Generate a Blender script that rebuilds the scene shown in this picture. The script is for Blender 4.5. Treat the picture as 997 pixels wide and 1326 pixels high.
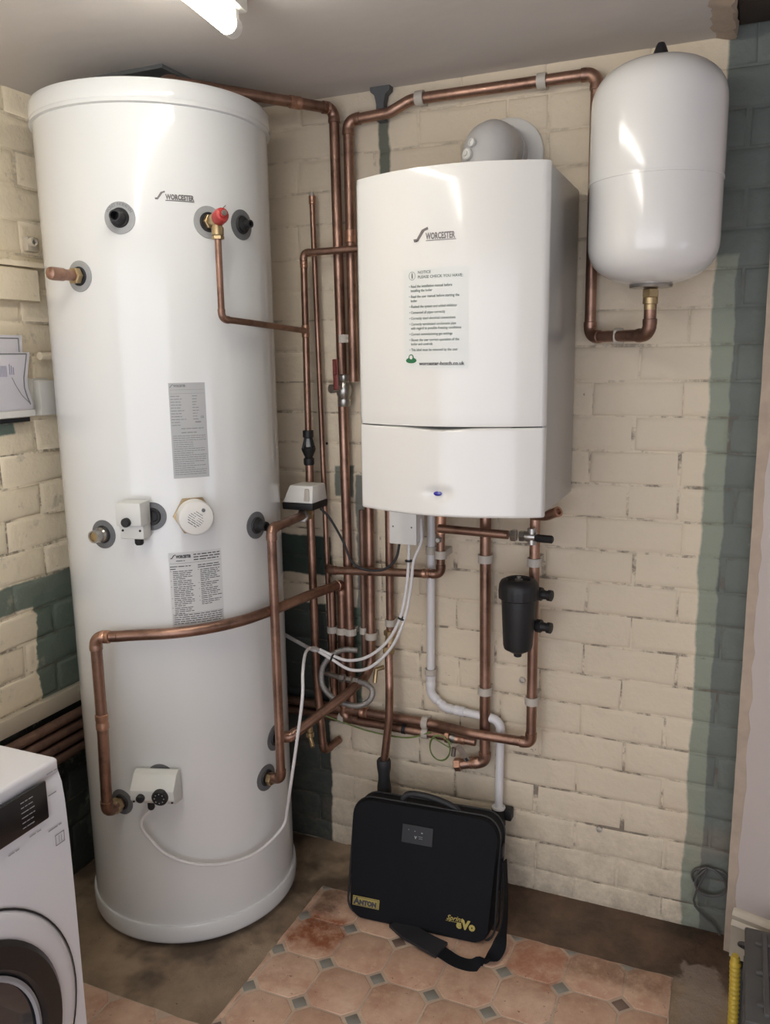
import bpy, bmesh, math, random
from mathutils import Vector, Matrix
random.seed(7)
S = bpy.context.scene
COL = S.collection
for o in list(bpy.data.objects): bpy.data.objects.remove(o)

# ------------------------------------------------------------ camera, world, light, exposure
yaw, pitch, roll = math.radians(23.369), math.radians(10.426), math.radians(-0.8236)
fw = Vector((-math.sin(yaw)*math.cos(pitch), math.cos(yaw)*math.cos(pitch), -math.sin(pitch)))
rt = Vector((math.cos(yaw), math.sin(yaw), 0)); up = rt.cross(fw)
r2 = rt*math.cos(roll)+up*math.sin(roll); u2 = -rt*math.sin(roll)+up*math.cos(roll)
cd = bpy.data.cameras.new('camera'); cam = bpy.data.objects.new('camera', cd); COL.objects.link(cam)
M = Matrix((r2, u2, -fw)).transposed().to_4x4(); M.translation = Vector((0, 0, 1.53))
cam.matrix_world = M
cd.sensor_fit = 'HORIZONTAL'; cd.sensor_width = 36; cd.lens = 36*1072.7/997; cd.clip_start = 0.02
S.camera = cam
S.view_settings.view_transform = 'Standard'; S.view_settings.look = 'None'
S.view_settings.gamma = 1; S.view_settings.use_curve_mapping = False
S.view_settings.exposure = -0.2
w = bpy.data.worlds.new('world'); S.world = w; w.use_nodes = True
w.node_tree.nodes['Background'].inputs[0].default_value = (0.75, 0.82, 1, 1)
w.node_tree.nodes['Background'].inputs[1].default_value = 0.6
TUBE_STRENGTH = 36.0
WINDOW_POWER = 2.5
ld = bpy.data.lights.new('daylight_fill', 'AREA'); ld.shape = 'RECTANGLE'; ld.size = 0.60; ld.size_y = 0.80
ld.energy = WINDOW_POWER; ld.color = (0.80, 0.84, 1.0)
lo = bpy.data.objects.new('daylight_fill', ld); COL.objects.link(lo)
lo.location = (1.56, 0.90, 1.08); lo.rotation_euler = (math.radians(90), 0, math.radians(90))   # fills the window in the side wall, faces -x

l2 = bpy.data.lights.new('daylight_fill', 'AREA'); l2.shape = 'RECTANGLE'; l2.size = 3.2; l2.size_y = 2.05
l2.energy = 49.0; l2.color = (0.93, 0.93, 1.0)
lo2 = bpy.data.objects.new('daylight_fill', l2); COL.objects.link(lo2)
lo2.location = (-0.12, -1.42, 1.08); lo2.rotation_euler = (math.radians(90), 0, 0)   # added soft fill in a made-up garage doorway behind the camera, faces +y

W = 2.17      # back wall plane
XL = -1.79    # left wall plane
PI = math.pi

# ------------------------------------------------------------ material helpers
class NT:
    def __init__(s, name):
        s.m = bpy.data.materials.new(name); s.m.use_nodes = True
        s.t = s.m.node_tree; s.b = s.t.nodes['Principled BSDF']
    def n(s, kind, **kw):
        x = s.t.nodes.new(kind)
        for k, v in kw.items(): setattr(x, k, v)
        return x
    def l(s, a, b): s.t.links.new(a, b)
    def pos(s):
        if not hasattr(s, '_p'):
            s._p = s.n('ShaderNodeNewGeometry').outputs['Position']
            x = s.n('ShaderNodeSeparateXYZ'); s.l(s._p, x.inputs[0]); s.X, s.Y, s.Z = x.outputs
        return s._p
    def obj(s):
        if not hasattr(s, '_o'): s._o = s.n('ShaderNodeTexCoord').outputs['Object']
        return s._o
    def noise(s, scale, detail=4, rough=.55, vec=None, stretch=None, off=0):
        v = vec if vec is not None else s.pos()
        if stretch or off:
            mp = s.n('ShaderNodeMapping'); s.l(v, mp.inputs[0])
            if stretch: mp.inputs['Scale'].default_value = stretch
            mp.inputs['Location'].default_value = (off, off*1.3, off*.7); v = mp.outputs[0]
        x = s.n('ShaderNodeTexNoise'); s.l(v, x.inputs['Vector'])
        x.inputs['Scale'].default_value = scale; x.inputs['Detail'].default_value = detail; x.inputs['Roughness'].default_value = rough
        return x.outputs['Fac']
    def math(s, op, a, b=None, c=None):
        x = s.n('ShaderNodeMath', operation=op)
        for i, v in enumerate((a, b, c)):
            if v is None: continue
            if isinstance(v, (int, float)): x.inputs[i].default_value = v
            else: s.l(v, x.inputs[i])
        return x.outputs[0]
    def step(s, v, lo, hi):
        x = s.n('ShaderNodeMapRange', clamp=True); s.l(v, x.inputs[0])
        x.inputs[1].default_value = lo; x.inputs[2].default_value = hi; x.inputs[3].default_value = 0; x.inputs[4].default_value = 1
        return x.outputs[0]
    def mix(s, f, a, b):
        x = s.n('ShaderNodeMix', data_type='RGBA')
        if isinstance(f, (int, float)): x.inputs[0].default_value = f
        else: s.l(f, x.inputs[0])
        for i, v in ((6, a), (7, b)):
            if isinstance(v, tuple): x.inputs[i].default_value = (*v, 1)
            else: s.l(v, x.inputs[i])
        return x.outputs[2]
    def box(s, c1, a0, a1, c2, b0, b1, wob, soft=.003):
        # soft edged rectangle in two world coordinates with a wobbling outline
        p = s.math('ADD', c1, wob); q = s.math('ADD', c2, wob)
        r = s.math('MULTIPLY', s.step(p, a0-soft, a0+soft), s.math('SUBTRACT', 1, s.step(p, a1-soft, a1+soft)))
        t = s.math('MULTIPLY', s.step(q, b0-soft, b0+soft), s.math('SUBTRACT', 1, s.step(q, b1-soft, b1+soft)))
        return s.math('MULTIPLY', r, t)
    def bump(s, h, strength=.3, dist=.002, prev=None):
        x = s.n('ShaderNodeBump'); x.inputs['Strength'].default_value = strength; x.inputs['Distance'].default_value = dist
        s.l(h, x.inputs['Height'])
        if prev is not None: s.l(prev, x.inputs['Normal'])
        return x.outputs[0]
    def col(s, c): 
        if isinstance(c, tuple): s.b.inputs['Base Color'].default_value = (*c, 1)
        else: s.l(c, s.b.inputs['Base Color'])
    def set(s, **kw):
        for k, v in kw.items():
            i = s.b.inputs[k.replace('_', ' ')]
            if isinstance(v, (int, float, tuple)): i.default_value = v
            else: s.l(v, i)
        return s

def plain(name, c, rough=.5, metal=0, coat=0, var=.06, scale=30, bump=0, spec=.5):
    n = NT(name); f = n.noise(scale, 3, vec=n.obj())
    a = tuple(max(0, v*(1-var)) for v in c); b = tuple(min(1, v*(1+var)) for v in c)
    n.col(n.mix(f, a, b)); n.set(Roughness=rough, Metallic=metal, Coat_Weight=coat, Coat_Roughness=.09 if coat < .5 else .03, Specular_IOR_Level=spec)
    if bump: n.set(Normal=n.bump(n.noise(scale*6, 3, vec=n.obj()), bump, .001))
    return n.m

CREAM = (0.72, 0.615, 0.46)
def wall_material(name, side, joint=False):
    n = NT(name); n.pos()
    CREAM = (0.70, 0.605, 0.46) if side == 'back' else (0.86, 0.755, 0.575)  # left copy is lighter: the brighter light there is put into its colour
    H = n.X if side == 'back' else n.Y
    w1 = n.math('MULTIPLY', n.math('SUBTRACT', n.noise(9, 4), .5), .07)
    w2 = n.math('MULTIPLY', n.math('SUBTRACT', n.noise(42, 3), .5), .018)
    wob = n.math('ADD', w1, w2); w3 = n.math('MULTIPLY', wob, .35)
    base = n.mix(n.noise(3.2, 3), tuple(c*.90 for c in CREAM), tuple(min(1, c*1.08) for c in CREAM))
    base = n.mix(n.math('MULTIPLY', n.step(n.noise(14, 5, .7), .60, .72), .22), base, (.50, .42, .31))
    if side == 'back':
        sage, dark = (.27, .30, .235), (.145, .165, .148)
        r_all = n.box(H, -.078, 3, n.Z, -1, 3, w3)
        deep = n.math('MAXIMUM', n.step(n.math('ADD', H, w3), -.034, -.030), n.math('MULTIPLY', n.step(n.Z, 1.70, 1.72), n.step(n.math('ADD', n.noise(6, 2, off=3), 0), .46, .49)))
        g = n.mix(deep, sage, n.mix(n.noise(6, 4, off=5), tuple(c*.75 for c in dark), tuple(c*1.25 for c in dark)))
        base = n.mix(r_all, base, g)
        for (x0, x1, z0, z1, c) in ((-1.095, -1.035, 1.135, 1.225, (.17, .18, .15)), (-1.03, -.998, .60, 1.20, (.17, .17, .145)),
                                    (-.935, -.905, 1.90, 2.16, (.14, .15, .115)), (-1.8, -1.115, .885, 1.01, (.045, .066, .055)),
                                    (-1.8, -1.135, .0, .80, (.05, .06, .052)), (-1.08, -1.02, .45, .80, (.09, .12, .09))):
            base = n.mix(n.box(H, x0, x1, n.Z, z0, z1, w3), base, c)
        grime = n.math('MULTIPLY', n.math('SUBTRACT', 1, n.step(n.Z, .0, .34)), n.step(n.noise(19, 7, .8), .40, .62))
        base = n.mix(n.math('MULTIPLY', grime, .42), base, (.16, .13, .09))
        rust = n.math('MULTIPLY', n.math('SUBTRACT', 1, n.step(n.Z, .35, .5)), n.step(n.noise(5, 3, off=9), .55, .7))
        base = n.mix(n.math('MULTIPLY', rust, .12), base, (.50, .28, .17))
    else:
        base = n.mix(n.box(H, -3, 3, n.Z, .865, .942, w3), base, (.165, .20, .165))
        base = n.mix(n.box(H, 1.655, 3, n.Z, .55, .90, wob), base, (.15, .19, .155))
        base = n.mix(n.box(H, 1.0, 1.645, n.Z, 1.345, 1.378, w3), base, (.20, .26, .21))
        base = n.mix(n.box(H, -3, 3, n.Z, -1, .545, w3), base, n.mix(n.step(n.noise(8, 4), .55, .62), (.040, .048, .042), (.075, .085, .072)))
        base = n.mix(n.math('MULTIPLY', n.step(n.noise(11, 5, .75, off=2), .58, .66), .5), base, (.40, .38, .30))
    flakes = n.step(n.noise(26, 6, .8, off=11), .685, .70)
    base = n.mix(n.math('MULTIPLY', flakes, .75), base, (.06, .05, .042))
    if joint:
        cr = n.math('MULTIPLY', n.step(n.noise(13, 5, .75, off=4), .48, .60), n.math('SUBTRACT', 1, n.math('MULTIPLY', n.step(n.Z, 1.3, 1.8), .55)))
        base = n.mix(n.math('MULTIPLY', cr, .8), base, (.13, .105, .08))
    n.col(base); n.set(Roughness=.62, Specular_IOR_Level=.35)
    b1 = n.bump(n.noise(11, 5, .6), .5, .012); b2 = n.bump(n.noise(55, 5, .65), .45, .0035, b1); b3 = n.bump(n.noise(260, 2), .15, .0008, b2)
    n.set(Normal=b3)
    return n.m

def copper_material(name, dull=0.0):
    n = NT(name); n.pos()
    a, b, c = (.44, .27, .20), (.23, .135, .098), (.085, .055, .042)
    f = n.step(n.noise(7, 4), .35, .65)
    base = n.mix(f, a, b)
    base = n.mix(n.math('MULTIPLY', n.step(n.noise(24, 5, .7), .50, .72), .55+.3*dull), base, c)
    if dull: base = n.mix(dull, base, (.20, .125, .095))
    n.col(base)
    rr = n.math('ADD', n.math('MULTIPLY', n.noise(30, 4), .32), .24+.25*dull)
    n.set(Metallic=.92-.35*dull, Roughness=rr, Normal=n.bump(n.noise(90, 3), .06, .001))
    return n.m

MAT = {}
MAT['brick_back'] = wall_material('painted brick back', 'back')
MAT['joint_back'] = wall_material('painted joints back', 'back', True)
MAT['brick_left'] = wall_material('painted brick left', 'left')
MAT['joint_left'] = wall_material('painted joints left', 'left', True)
MAT['copper'] = copper_material('copper')
MAT['copper_dull'] = copper_material('dull copper', .6)
MAT['solder'] = plain('soldered copper', (.50, .29, .20), .38, .85, var=.25, scale=60)
MAT['brass'] = plain('brass', (.45, .34, .19), .38, .9, var=.25, scale=50)
MAT['chrome'] = plain('nickel plate', (.42, .40, .37), .28, .9, var=.25, scale=60)
MAT['white_enamel'] = plain('white enamel', (.74, .755, .745), .13, 0, .25, var=.012, scale=5)
MAT['white_boiler'] = plain('white boiler paint', (.80, .79, .75), .16, 0, .3, var=.01, scale=5)
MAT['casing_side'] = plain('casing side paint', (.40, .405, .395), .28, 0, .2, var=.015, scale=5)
MAT['white_vessel'] = plain('vessel enamel', (.78, .77, .74), .17, 0, .4, var=.012, scale=5)
MAT['white_plastic'] = plain('white plastic', (.74, .73, .69), .42, var=.03)
MAT['clip_plastic'] = plain('clip plastic', (.50, .46, .40), .5, var=.10)
MAT['pvc'] = plain('white pvc', (.72, .71, .71), .33, var=.02)
MAT['grey_plastic'] = plain('pale grey plastic', (.66, .67, .64), .4, var=.02)
MAT['flue_plastic'] = plain('flue plastic', (.55, .54, .53), .42, var=.06)
MAT['black'] = plain('black plastic', (.012, .012, .013), .5, var=.2)
MAT['black_gloss'] = plain('black gloss', (.010, .010, .012), .28, coat=.08, var=.1)
MAT['rubber'] = plain('black rubber', (.022, .022, .024), .6, var=.2)
MAT['ring_grey'] = plain('grey ring', (.33, .34, .34), .45, var=.12, scale=60)
MAT['ring_dark'] = plain('dark grey ring', (.14, .145, .15), .45, var=.2, scale=60)
MAT['label_grey'] = plain('silver label', (.42, .43, .43), .42, .0, var=.06, scale=12)
MAT['label_clear'] = plain('off white label', (.60, .61, .60), .35, var=.02)
MAT['sticker'] = plain('clear sticker', (.73, .745, .715), .3, var=.01)
MAT['ink'] = plain('dark ink', (.055, .055, .058), .6, var=.1)
MAT['ink_soft'] = plain('grey ink', (.20, .205, .21), .6, var=.1)
MAT['ink_green'] = plain('dark green ink', (.07, .11, .085), .6, var=.1)
MAT['green'] = plain('green print', (.02, .16, .06), .5, var=.1)
MAT['ink_blue'] = plain('lilac ink', (.30, .30, .42), .7, var=.1)
MAT['badge'] = plain('badge metal', (.17, .155, .155), .35, .5, var=.35, scale=160)
MAT['red'] = plain('red plastic', (.42, .035, .03), .38, var=.1)
MAT['red_dark'] = plain('worn red lever', (.17, .035, .028), .4, .2, var=.3, scale=60)
MAT['blue'] = plain('blue lens', (.03, .03, .32), .15, coat=1, var=.1)
MAT['paper'] = plain('paper', (.66, .64, .68), .7, var=.02)
MAT['yellow'] = plain('yellow plastic', (.60, .43, .055), .42, var=.15, scale=60, bump=.2)
MAT['crate'] = plain('dark grey crate plastic', (.085, .082, .078), .5, var=.25, scale=20)
MAT['machine'] = plain('white machine enamel', (.75, .75, .775), .3, coat=.3, var=.01, scale=5)
MAT['machine_trim'] = plain('grey machine trim', (.33, .33, .35), .35, var=.05)
MAT['card_film'] = plain('dark card film', (.012, .012, .014), .45, var=.1)
MAT['glass_dark'] = plain('dark door glass', (.035, .035, .04), .08, coat=1, var=.1)
MAT['gold'] = plain('gold print', (.42, .34, .09), .45, .2, var=.15, scale=120)
MAT['yellow_print'] = plain('yellow print', (.50, .40, .06), .5, var=.1)
MAT['wood_dark'] = plain('dark timber', (.045, .034, .026), .75, var=.4, scale=9, bump=.4)
MAT['skirting'] = plain('cream gloss skirting', (.56, .50, .40), .35, var=.05, scale=9)
MAT['plaster'] = plain('mauve plaster', (.50, .44, .41), .7, var=.06, scale=4, bump=.12)
MAT['plaster_raw'] = plain('rough plaster edge', (.43, .345, .27), .85, var=.22, scale=22, bump=.6)
MAT['gland_green'] = plain('green yellow wire', (.16, .21, .06), .5, var=.3, scale=80)
MAT['braid'] = plain('steel braid', (.36, .35, .33), .35, .7, var=.5, scale=260, bump=.8)
MAT['hatch'] = plain('dark grey board', (.10, .105, .105), .8, var=.08)

n = NT('white cable'); n.col((.70, .69, .68)); n.set(Roughness=.4); MAT['cable'] = n.m

n = NT('ceiling paint'); n.pos()
n.col(n.mix(n.noise(2.0, 3), (.56, .525, .49), (.64, .60, .565)))
n.set(Roughness=.8, Normal=n.bump(n.noise(5, 3), .25, .02)); MAT['ceiling'] = n.m

n = NT('stained concrete'); n.pos()
c = n.mix(n.step(n.noise(4, 6, .65), .3, .7), (.17, .118, .075), (.40, .30, .20))
c = n.mix(n.math('MULTIPLY', n.step(n.noise(3.4, 4, .6, off=4), .52, .62), .75), c, (.055, .034, .022))
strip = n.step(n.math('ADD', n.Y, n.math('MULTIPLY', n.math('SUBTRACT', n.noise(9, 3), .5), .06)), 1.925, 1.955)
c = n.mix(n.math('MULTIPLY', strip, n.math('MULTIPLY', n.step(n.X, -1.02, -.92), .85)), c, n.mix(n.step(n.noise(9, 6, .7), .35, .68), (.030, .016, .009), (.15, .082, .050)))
pale = n.math('MULTIPLY', n.box(n.X, -.06, .03, n.Y, 1.2, 2.03, n.math('MULTIPLY', n.math('SUBTRACT', n.noise(14, 4), .5), .12), .006), .8)
c = n.mix(pale, c, n.mix(n.noise(20, 5), (.22, .16, .125), (.38, .31, .25)))
c = n.mix(n.step(n.noise(60, 4, .8, off=7), .66, .70), c, (.03, .022, .017))
n.col(c); n.set(Roughness=n.math('ADD', n.math('MULTIPLY', n.noise(7, 3), .4), .35), Normal=n.bump(n.noise(20, 7, .7), .8, .008)); MAT['concrete'] = n.m

def tile_mat(name, a, b, worn, spots):
    n = NT(name); n.pos()
    oi = n.n('ShaderNodeObjectInfo').outputs['Random']
    base = n.mix(n.step(n.noise(13, 6, .68), .33, .66), a, b)
    base = n.mix(n.math('MULTIPLY', oi, .42), base, n.mix(n.step(n.noise(9, 4, off=2), .4, .6), (.62, .42, .29), (.44, .23, .155)))
    base = n.mix(n.math('MULTIPLY', n.step(n.noise(30, 5, .75, off=6), .54, .64), .5), base, (.70, .53, .38))
    if worn:
        # scuffed red and brown patches, each where it lies on the sheet
        for (x0, x1, y0, y1, k, cc) in ((-1.05, -.91, 1.70, 1.83, 1.0, (.30, .10, .045)), (-1.05, -.97, 1.83, 1.945, .85, (.16, .09, .06)), (-.47, -.33, 1.80, 1.95, .75, (.36, .13, .07)), (-.33, -.08, 1.87, 1.955, .75, (.24, .13, .08)), (-.62, -.50, 1.60, 1.82, .22, (.30, .16, .10))):
            bx = n.box(n.X, x0, x1, n.Y, y0, y1, n.math('MULTIPLY', n.math('SUBTRACT', n.noise(20, 4), .5), .09), .02)
            base = n.mix(n.math('MULTIPLY', bx, n.math('MULTIPLY', n.step(n.noise(24, 6, .8), .28, .56), k)), base, cc)
    base = n.mix(n.math('MULTIPLY', n.step(n.noise(75, 3, .7, off=8), .68, .70), spots), base, (.08, .05, .035))
    n.col(base); n.set(Roughness=.42, Specular_IOR_Level=.4, Normal=n.bump(n.noise(40, 4), .2, .002))
    return n.m
MAT['tile'] = tile_mat('terracotta vinyl', (.50, .29, .20), (.72, .52, .38), True, .8)
MAT['vinyl_base'] = tile_mat('vinyl grout print', (.50, .43, .34), (.58, .49, .39), True, .4)
n = NT('grey vinyl inset'); n.pos(); oi = n.n('ShaderNodeObjectInfo').outputs['Random']
n.col(n.mix(n.step(oi, .80, .85), n.mix(n.noise(25, 4), (.20, .195, .17), (.29, .275, .235)), (.19, .13, .10))); n.set(Roughness=.45); MAT['inset'] = n.m

n = NT('bag fabric'); n.col(n.mix(n.noise(900, 2, vec=n.obj()), (.003, .0035, .005), (.009, .010, .013)))
n.set(Roughness=.82, Specular_IOR_Level=.25, Normal=n.bump(n.noise(700, 2, vec=n.obj()), .3, .0006)); MAT['fabric'] = n.m

n = NT('lit tube'); n.col((1, 1, 1)); n.set(Emission_Color=(1.0, .965, .87, 1), Emission_Strength=TUBE_STRENGTH); MAT['tube'] = n.m
n = NT('window glass'); n.col((.9, .95, 1)); n.set(Roughness=.02, Transmission_Weight=1.0, IOR=1.1); MAT['glass'] = n.m
n = NT('clear pocket'); n.col((.9, .9, .9)); n.set(Roughness=.12, Alpha=.16); MAT['clear'] = n.m

# ------------------------------------------------------------ object helpers
def tag(o, label=None, cat=None, group=None, kind=None):
    if label: o['label'] = label
    if cat: o['category'] = cat
    if group: o['group'] = group
    if kind: o['kind'] = kind
    return o
def thing(name, label, cat, loc=(0, 0, 0), group=None):
    o = bpy.data.objects.new(name, None); COL.objects.link(o); o.location = loc
    o.empty_display_size = .05
    return tag(o, label, cat, group)
def wloc(o):
    v = Vector((0, 0, 0))
    while o is not None: v += o.location; o = o.parent
    return v
def obj(name, bm, mat, parent=None, label=None, smooth=True, angle=38, origin=None):
    """bm is in world metres; the mesh gets its origin at the middle of its own base"""
    me = bpy.data.meshes.new(name)
    bmesh.ops.recalc_face_normals(bm, faces=bm.faces)
    xs = [v.co for v in bm.verts]
    if origin is None:
        lo_ = Vector((min(v.x for v in xs), min(v.y for v in xs), min(v.z for v in xs))); hi_ = Vector((max(v.x for v in xs), max(v.y for v in xs), max(v.z for v in xs)))
        origin = Vector(((lo_.x+hi_.x)/2, (lo_.y+hi_.y)/2, lo_.z))
    bmesh.ops.translate(bm, verts=bm.verts, vec=-Vector(origin))
    bm.to_mesh(me); bm.free()
    me.materials.append(MAT[mat])
    if smooth:
        me.polygons.foreach_set('use_smooth', [True]*len(me.polygons)); me.set_sharp_from_angle(angle=math.radians(angle))
    o = bpy.data.objects.new(name, me); COL.objects.link(o)
    o.location = Vector(origin)-wloc(parent)
    if parent is not None: o.parent = parent
    if label: o['label'] = label
    return o
def struct(name, bm, mat, smooth=False):
    o = obj(name, bm, mat, None, smooth=smooth); o['kind'] = 'structure'; return o
def B(): return bmesh.new()
def frame_from(axis, hint=(0, 0, 1)):
    a = Vector(axis).normalized(); h = Vector(hint)
    if abs(a.dot(h)) > .97: h = Vector((1, 0, 0))
    u = h.cross(a).normalized(); v = a.cross(u)
    return u, v, a
def box(bm, c, s, bev=0, seg=2, rot=None):
    r = bmesh.ops.create_cube(bm, size=1)['verts']
    bmesh.ops.scale(bm, verts=r, vec=s)
    if bev:
        ed = list({e for v in r for e in v.link_edges})
        g = bmesh.ops.bevel(bm, geom=ed, offset=bev, segments=seg, profile=.5, affect='EDGES')
        r = list({v for f in g['faces'] for v in f.verts} | {v for v in r if v.is_valid})
    if rot is not None: bmesh.ops.transform(bm, matrix=rot.to_4x4(), verts=r)
    bmesh.ops.translate(bm, verts=r, vec=c)
    return r
def ring_pts(c, u, v, r, seg): return [Vector(c)+u*(r*math.cos(2*PI*i/seg))+v*(r*math.sin(2*PI*i/seg)) for i in range(seg)]
def loft(bm, rings, close=True, cap=True):
    vs = [[bm.verts.new(p) for p in r] for r in rings]
    for a, b in zip(vs, vs[1:]):
        n_ = len(a)
        for i in range(n_ if close else n_-1):
            j = (i+1) % n_
            bm.faces.new((a[i], a[j], b[j], b[i]))
    if cap:
        bm.faces.new(vs[0][::-1]); bm.faces.new(vs[-1])
    return vs
def tube(bm, pts, r, seg=14, cap=True):
    pts = [Vector(p) for p in pts]
    rs = r if isinstance(r, (list, tuple)) else [r]*len(pts)
    d = [(pts[1]-pts[0]).normalized()]
    for i in range(1, len(pts)-1): d.append(((pts[i+1]-pts[i]).normalized()+(pts[i]-pts[i-1]).normalized()).normalized())
    d.append((pts[-1]-pts[-2]).normalized())
    u, v, a = frame_from(d[0]); rings = []
    for i, p in enumerate(pts):
        u = (u-d[i]*u.dot(d[i])).normalized(); v = d[i].cross(u)
        rings.append(ring_pts(p, u, v, rs[i], seg))
    loft(bm, rings, cap=cap)
def lathe(bm, prof, c, axis=(0, 0, 1), seg=32, hint=(0, 0, 1), cap=True, rot=0):
    u, v, a = frame_from(axis, hint)
    if rot: u, v = u*math.cos(rot)+v*math.sin(rot), -u*math.sin(rot)+v*math.cos(rot)
    loft(bm, [ring_pts(Vector(c)+a*z, u, v, max(r, 1e-5), seg) for r, z in prof], cap=cap)
def spline(pts, n_=8):
    pts = [Vector(p) for p in pts]; P = [2*pts[0]-pts[1]]+pts+[2*pts[-1]-pts[-2]]; out = []
    for i in range(1, len(P)-2):
        a, b, c, d = P[i-1:i+3]
        for k in range(n_):
            t = k/n_
            out.append(.5*((2*b)+(c-a)*t+(2*a-5*b+4*c-d)*t*t+(3*b-a-3*c+d)*t**3))
    out.append(pts[-1]); return out
def arc(p0, p1, p2, bend, n_=8):
    a = (p0-p1).normalized(); b = (p2-p1).normalized(); ang = a.angle(b)
    t = min(bend/math.tan(ang/2), (p0-p1).length*.49 if True else 9, (p2-p1).length*.49)
    rad = t*math.tan(ang/2); s, e = p1+a*t, p1+b*t
    cen = p1+(a+b).normalized()*(rad/math.sin(ang/2)); q = []
    A, C_ = s-cen, e-cen; th = A.angle(C_)
    for i in range(n_+1):
        k = i/n_; q.append(cen+(A*math.sin((1-k)*th)+C_*math.sin(k*th))/math.sin(th))
    return q
def pipe(parent, pts, r, kinds=None, mat='copper', bend=None, seg=16, names=('tube', 'elbow'), fit='copper', caps=True):
    """straight lengths are parts 'tube'; every 'e' corner is a soldered 'elbow' part; 'b' corners are pulled bends"""
    pts = [Vector(p) for p in pts]; k = kinds or 'e'*(len(pts)-2)
    be = bend or r*1.55
    cur = [pts[0]]
    for i in range(1, len(pts)-1):
        if k[i-1] == 'b':
            cur += arc(pts[i-1], pts[i], pts[i+1], max(be, r*4.5), 9); continue
        q = arc(pts[i-1], pts[i], pts[i+1], be, 7)
        cur.append(q[0]); b = B(); tube(b, cur, r, seg); obj(names[0], b, mat, parent)
        b = B(); d0 = (q[0]-pts[i]).normalized(); d1 = (q[-1]-pts[i]).normalized(); c = r*.95
        path = [q[0]+d0*c, q[0]+d0*c*.93, q[0]+d0*c*.15]+q+[q[-1]+d1*c*.15, q[-1]+d1*c*.93, q[-1]+d1*c]
        rr = [r*1.06, r*1.16, r*1.16]+[r*1.12]*len(q)+[r*1.16, r*1.16, r*1.06]
        tube(b, path, rr, seg); obj(names[1], b, fit, parent)
        cur = [q[-1]]
    cur.append(pts[-1]); b = B(); tube(b, cur, r, seg); obj(names[0], b, mat, parent)
def coupling(parent, p, d, r, ln=.03, mat='solder', name='coupling'):
    b = B(); h = ln/2
    lathe(b, [(r*1.02, -h), (r*1.16, -h*.93), (r*1.16, -h*.25), (r*1.09, -h*.12), (r*1.09, h*.12), (r*1.16, h*.25), (r*1.16, h*.93), (r*1.02, h)], p, d, 16)
    return obj(name, b, mat, parent)
def hexnut(parent, p, d, r, ln, mat='brass', name='nut', label=None):
    b = B(); h = ln/2
    lathe(b, [(r*.88, -h), (r, -h*.8), (r, h*.8), (r*.88, h)], p, d, 6)
    return obj(name, b, mat, parent, label, angle=25)
def cable(name, pts, r, mat, label=None, cat='cable', parent=None, seg=10, n_=8, group=None):
    b = B(); tube(b, spline(pts, n_), r, seg)
    o = obj(name, b, mat, parent, None if parent is None else label)
    if parent is None: tag(o, label, cat, group)
    return o
def clip(label, p, wall='back', along='z', r=.014, depth=None, wide=.022, double=None, mat='clip_plastic'):
    """open saddle clip round a pipe whose axis passes p; stands on the wall"""
    p = Vector(p); t = thing('pipe_clip', label, 'pipe clip', (p.x, W, p.z))
    ax = Vector((0, 0, 1)) if along == 'z' else Vector((1, 0, 0))
    side = Vector((1, 0, 0)) if along == 'z' else Vector((0, 0, 1))
    outn = Vector((0, -1, 0))
    b = B()
    prof = []
    for i in range(13):
        a = math.radians(-35+250*i/12)
        prof.append((math.cos(a), math.sin(a)))
    ro, ri = r*1.32, r*1.04
    rings = []
    for h in (-wide/2, wide/2):
        rings.append([p+ax*h+(side*c+outn*s)*ro for c, s in prof]+[p+ax*h+(side*c+outn*s)*ri for c, s in prof[::-1]])
    loft(b, rings)
    obj('saddle', b, mat, t)
    b = B(); dy = W-p.y-r*1.0
    s = (r*1.7, max(dy, .008), wide*.9) if along == 'z' else (wide*.9, max(dy, .008), r*1.7)
    box(b, (p.x, W-max(dy, .008)/2, p.z), s, .0015, 1)
    obj('foot', b, mat, t)
    return t

# text: flat glyph meshes placed by a mapping (u, v, h) -> point
_tc = {}
def glyphs(txt, size, bold=0.0, res=2, space=1.0):
    cu = bpy.data.curves.new('t', 'FONT'); cu.body = txt; cu.size = size; cu.resolution_u = res
    cu.offset = bold; cu.fill_mode = 'FRONT'; cu.space_character = space
    o = bpy.data.objects.new('t', cu); COL.objects.link(o)
    dg = bpy.context.evaluated_depsgraph_get(); me = bpy.data.meshes.new_from_object(o.evaluated_get(dg))
    vs = [v.co.copy() for v in me.vertices]; fs = [tuple(p.vertices) for p in me.polygons]
    bpy.data.objects.remove(o); bpy.data.curves.remove(cu); bpy.data.meshes.remove(me)
    return vs, fs
def text(bm, txt, u, v, size, f, bold=0.0, h=.0006, align='l', width=None, shear=0, tilt=0, sx=1):
    vs, fs = glyphs(txt, size, bold)
    if not vs: return
    wd = max(p.x for p in vs); k = (width/wd if width else 1)*sx
    off = {'l': 0, 'c': -wd*k/2, 'r': -wd*k}[align]
    ct, st = math.cos(tilt), math.sin(tilt); nv = []
    for p in vs:
        x, y = p.x*k+off+p.y*shear, p.y
        nv.append(bm.verts.new(f(u+x*ct-y*st, v+x*st+y*ct, h)))
    for q in fs:
        try: bm.faces.new([nv[i] for i in q])
        except ValueError: pass
def bar(bm, u0, u1, v0, v1, f, h=.0006, nseg=1):
    lo_, hi_ = [], []
    for i in range(nseg+1):
        u = u0+(u1-u0)*i/nseg; lo_.append(bm.verts.new(f(u, v0, h))); hi_.append(bm.verts.new(f(u, v1, h)))
    for i in range(nseg): bm.faces.new((lo_[i], lo_[i+1], hi_[i+1], hi_[i]))
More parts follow.
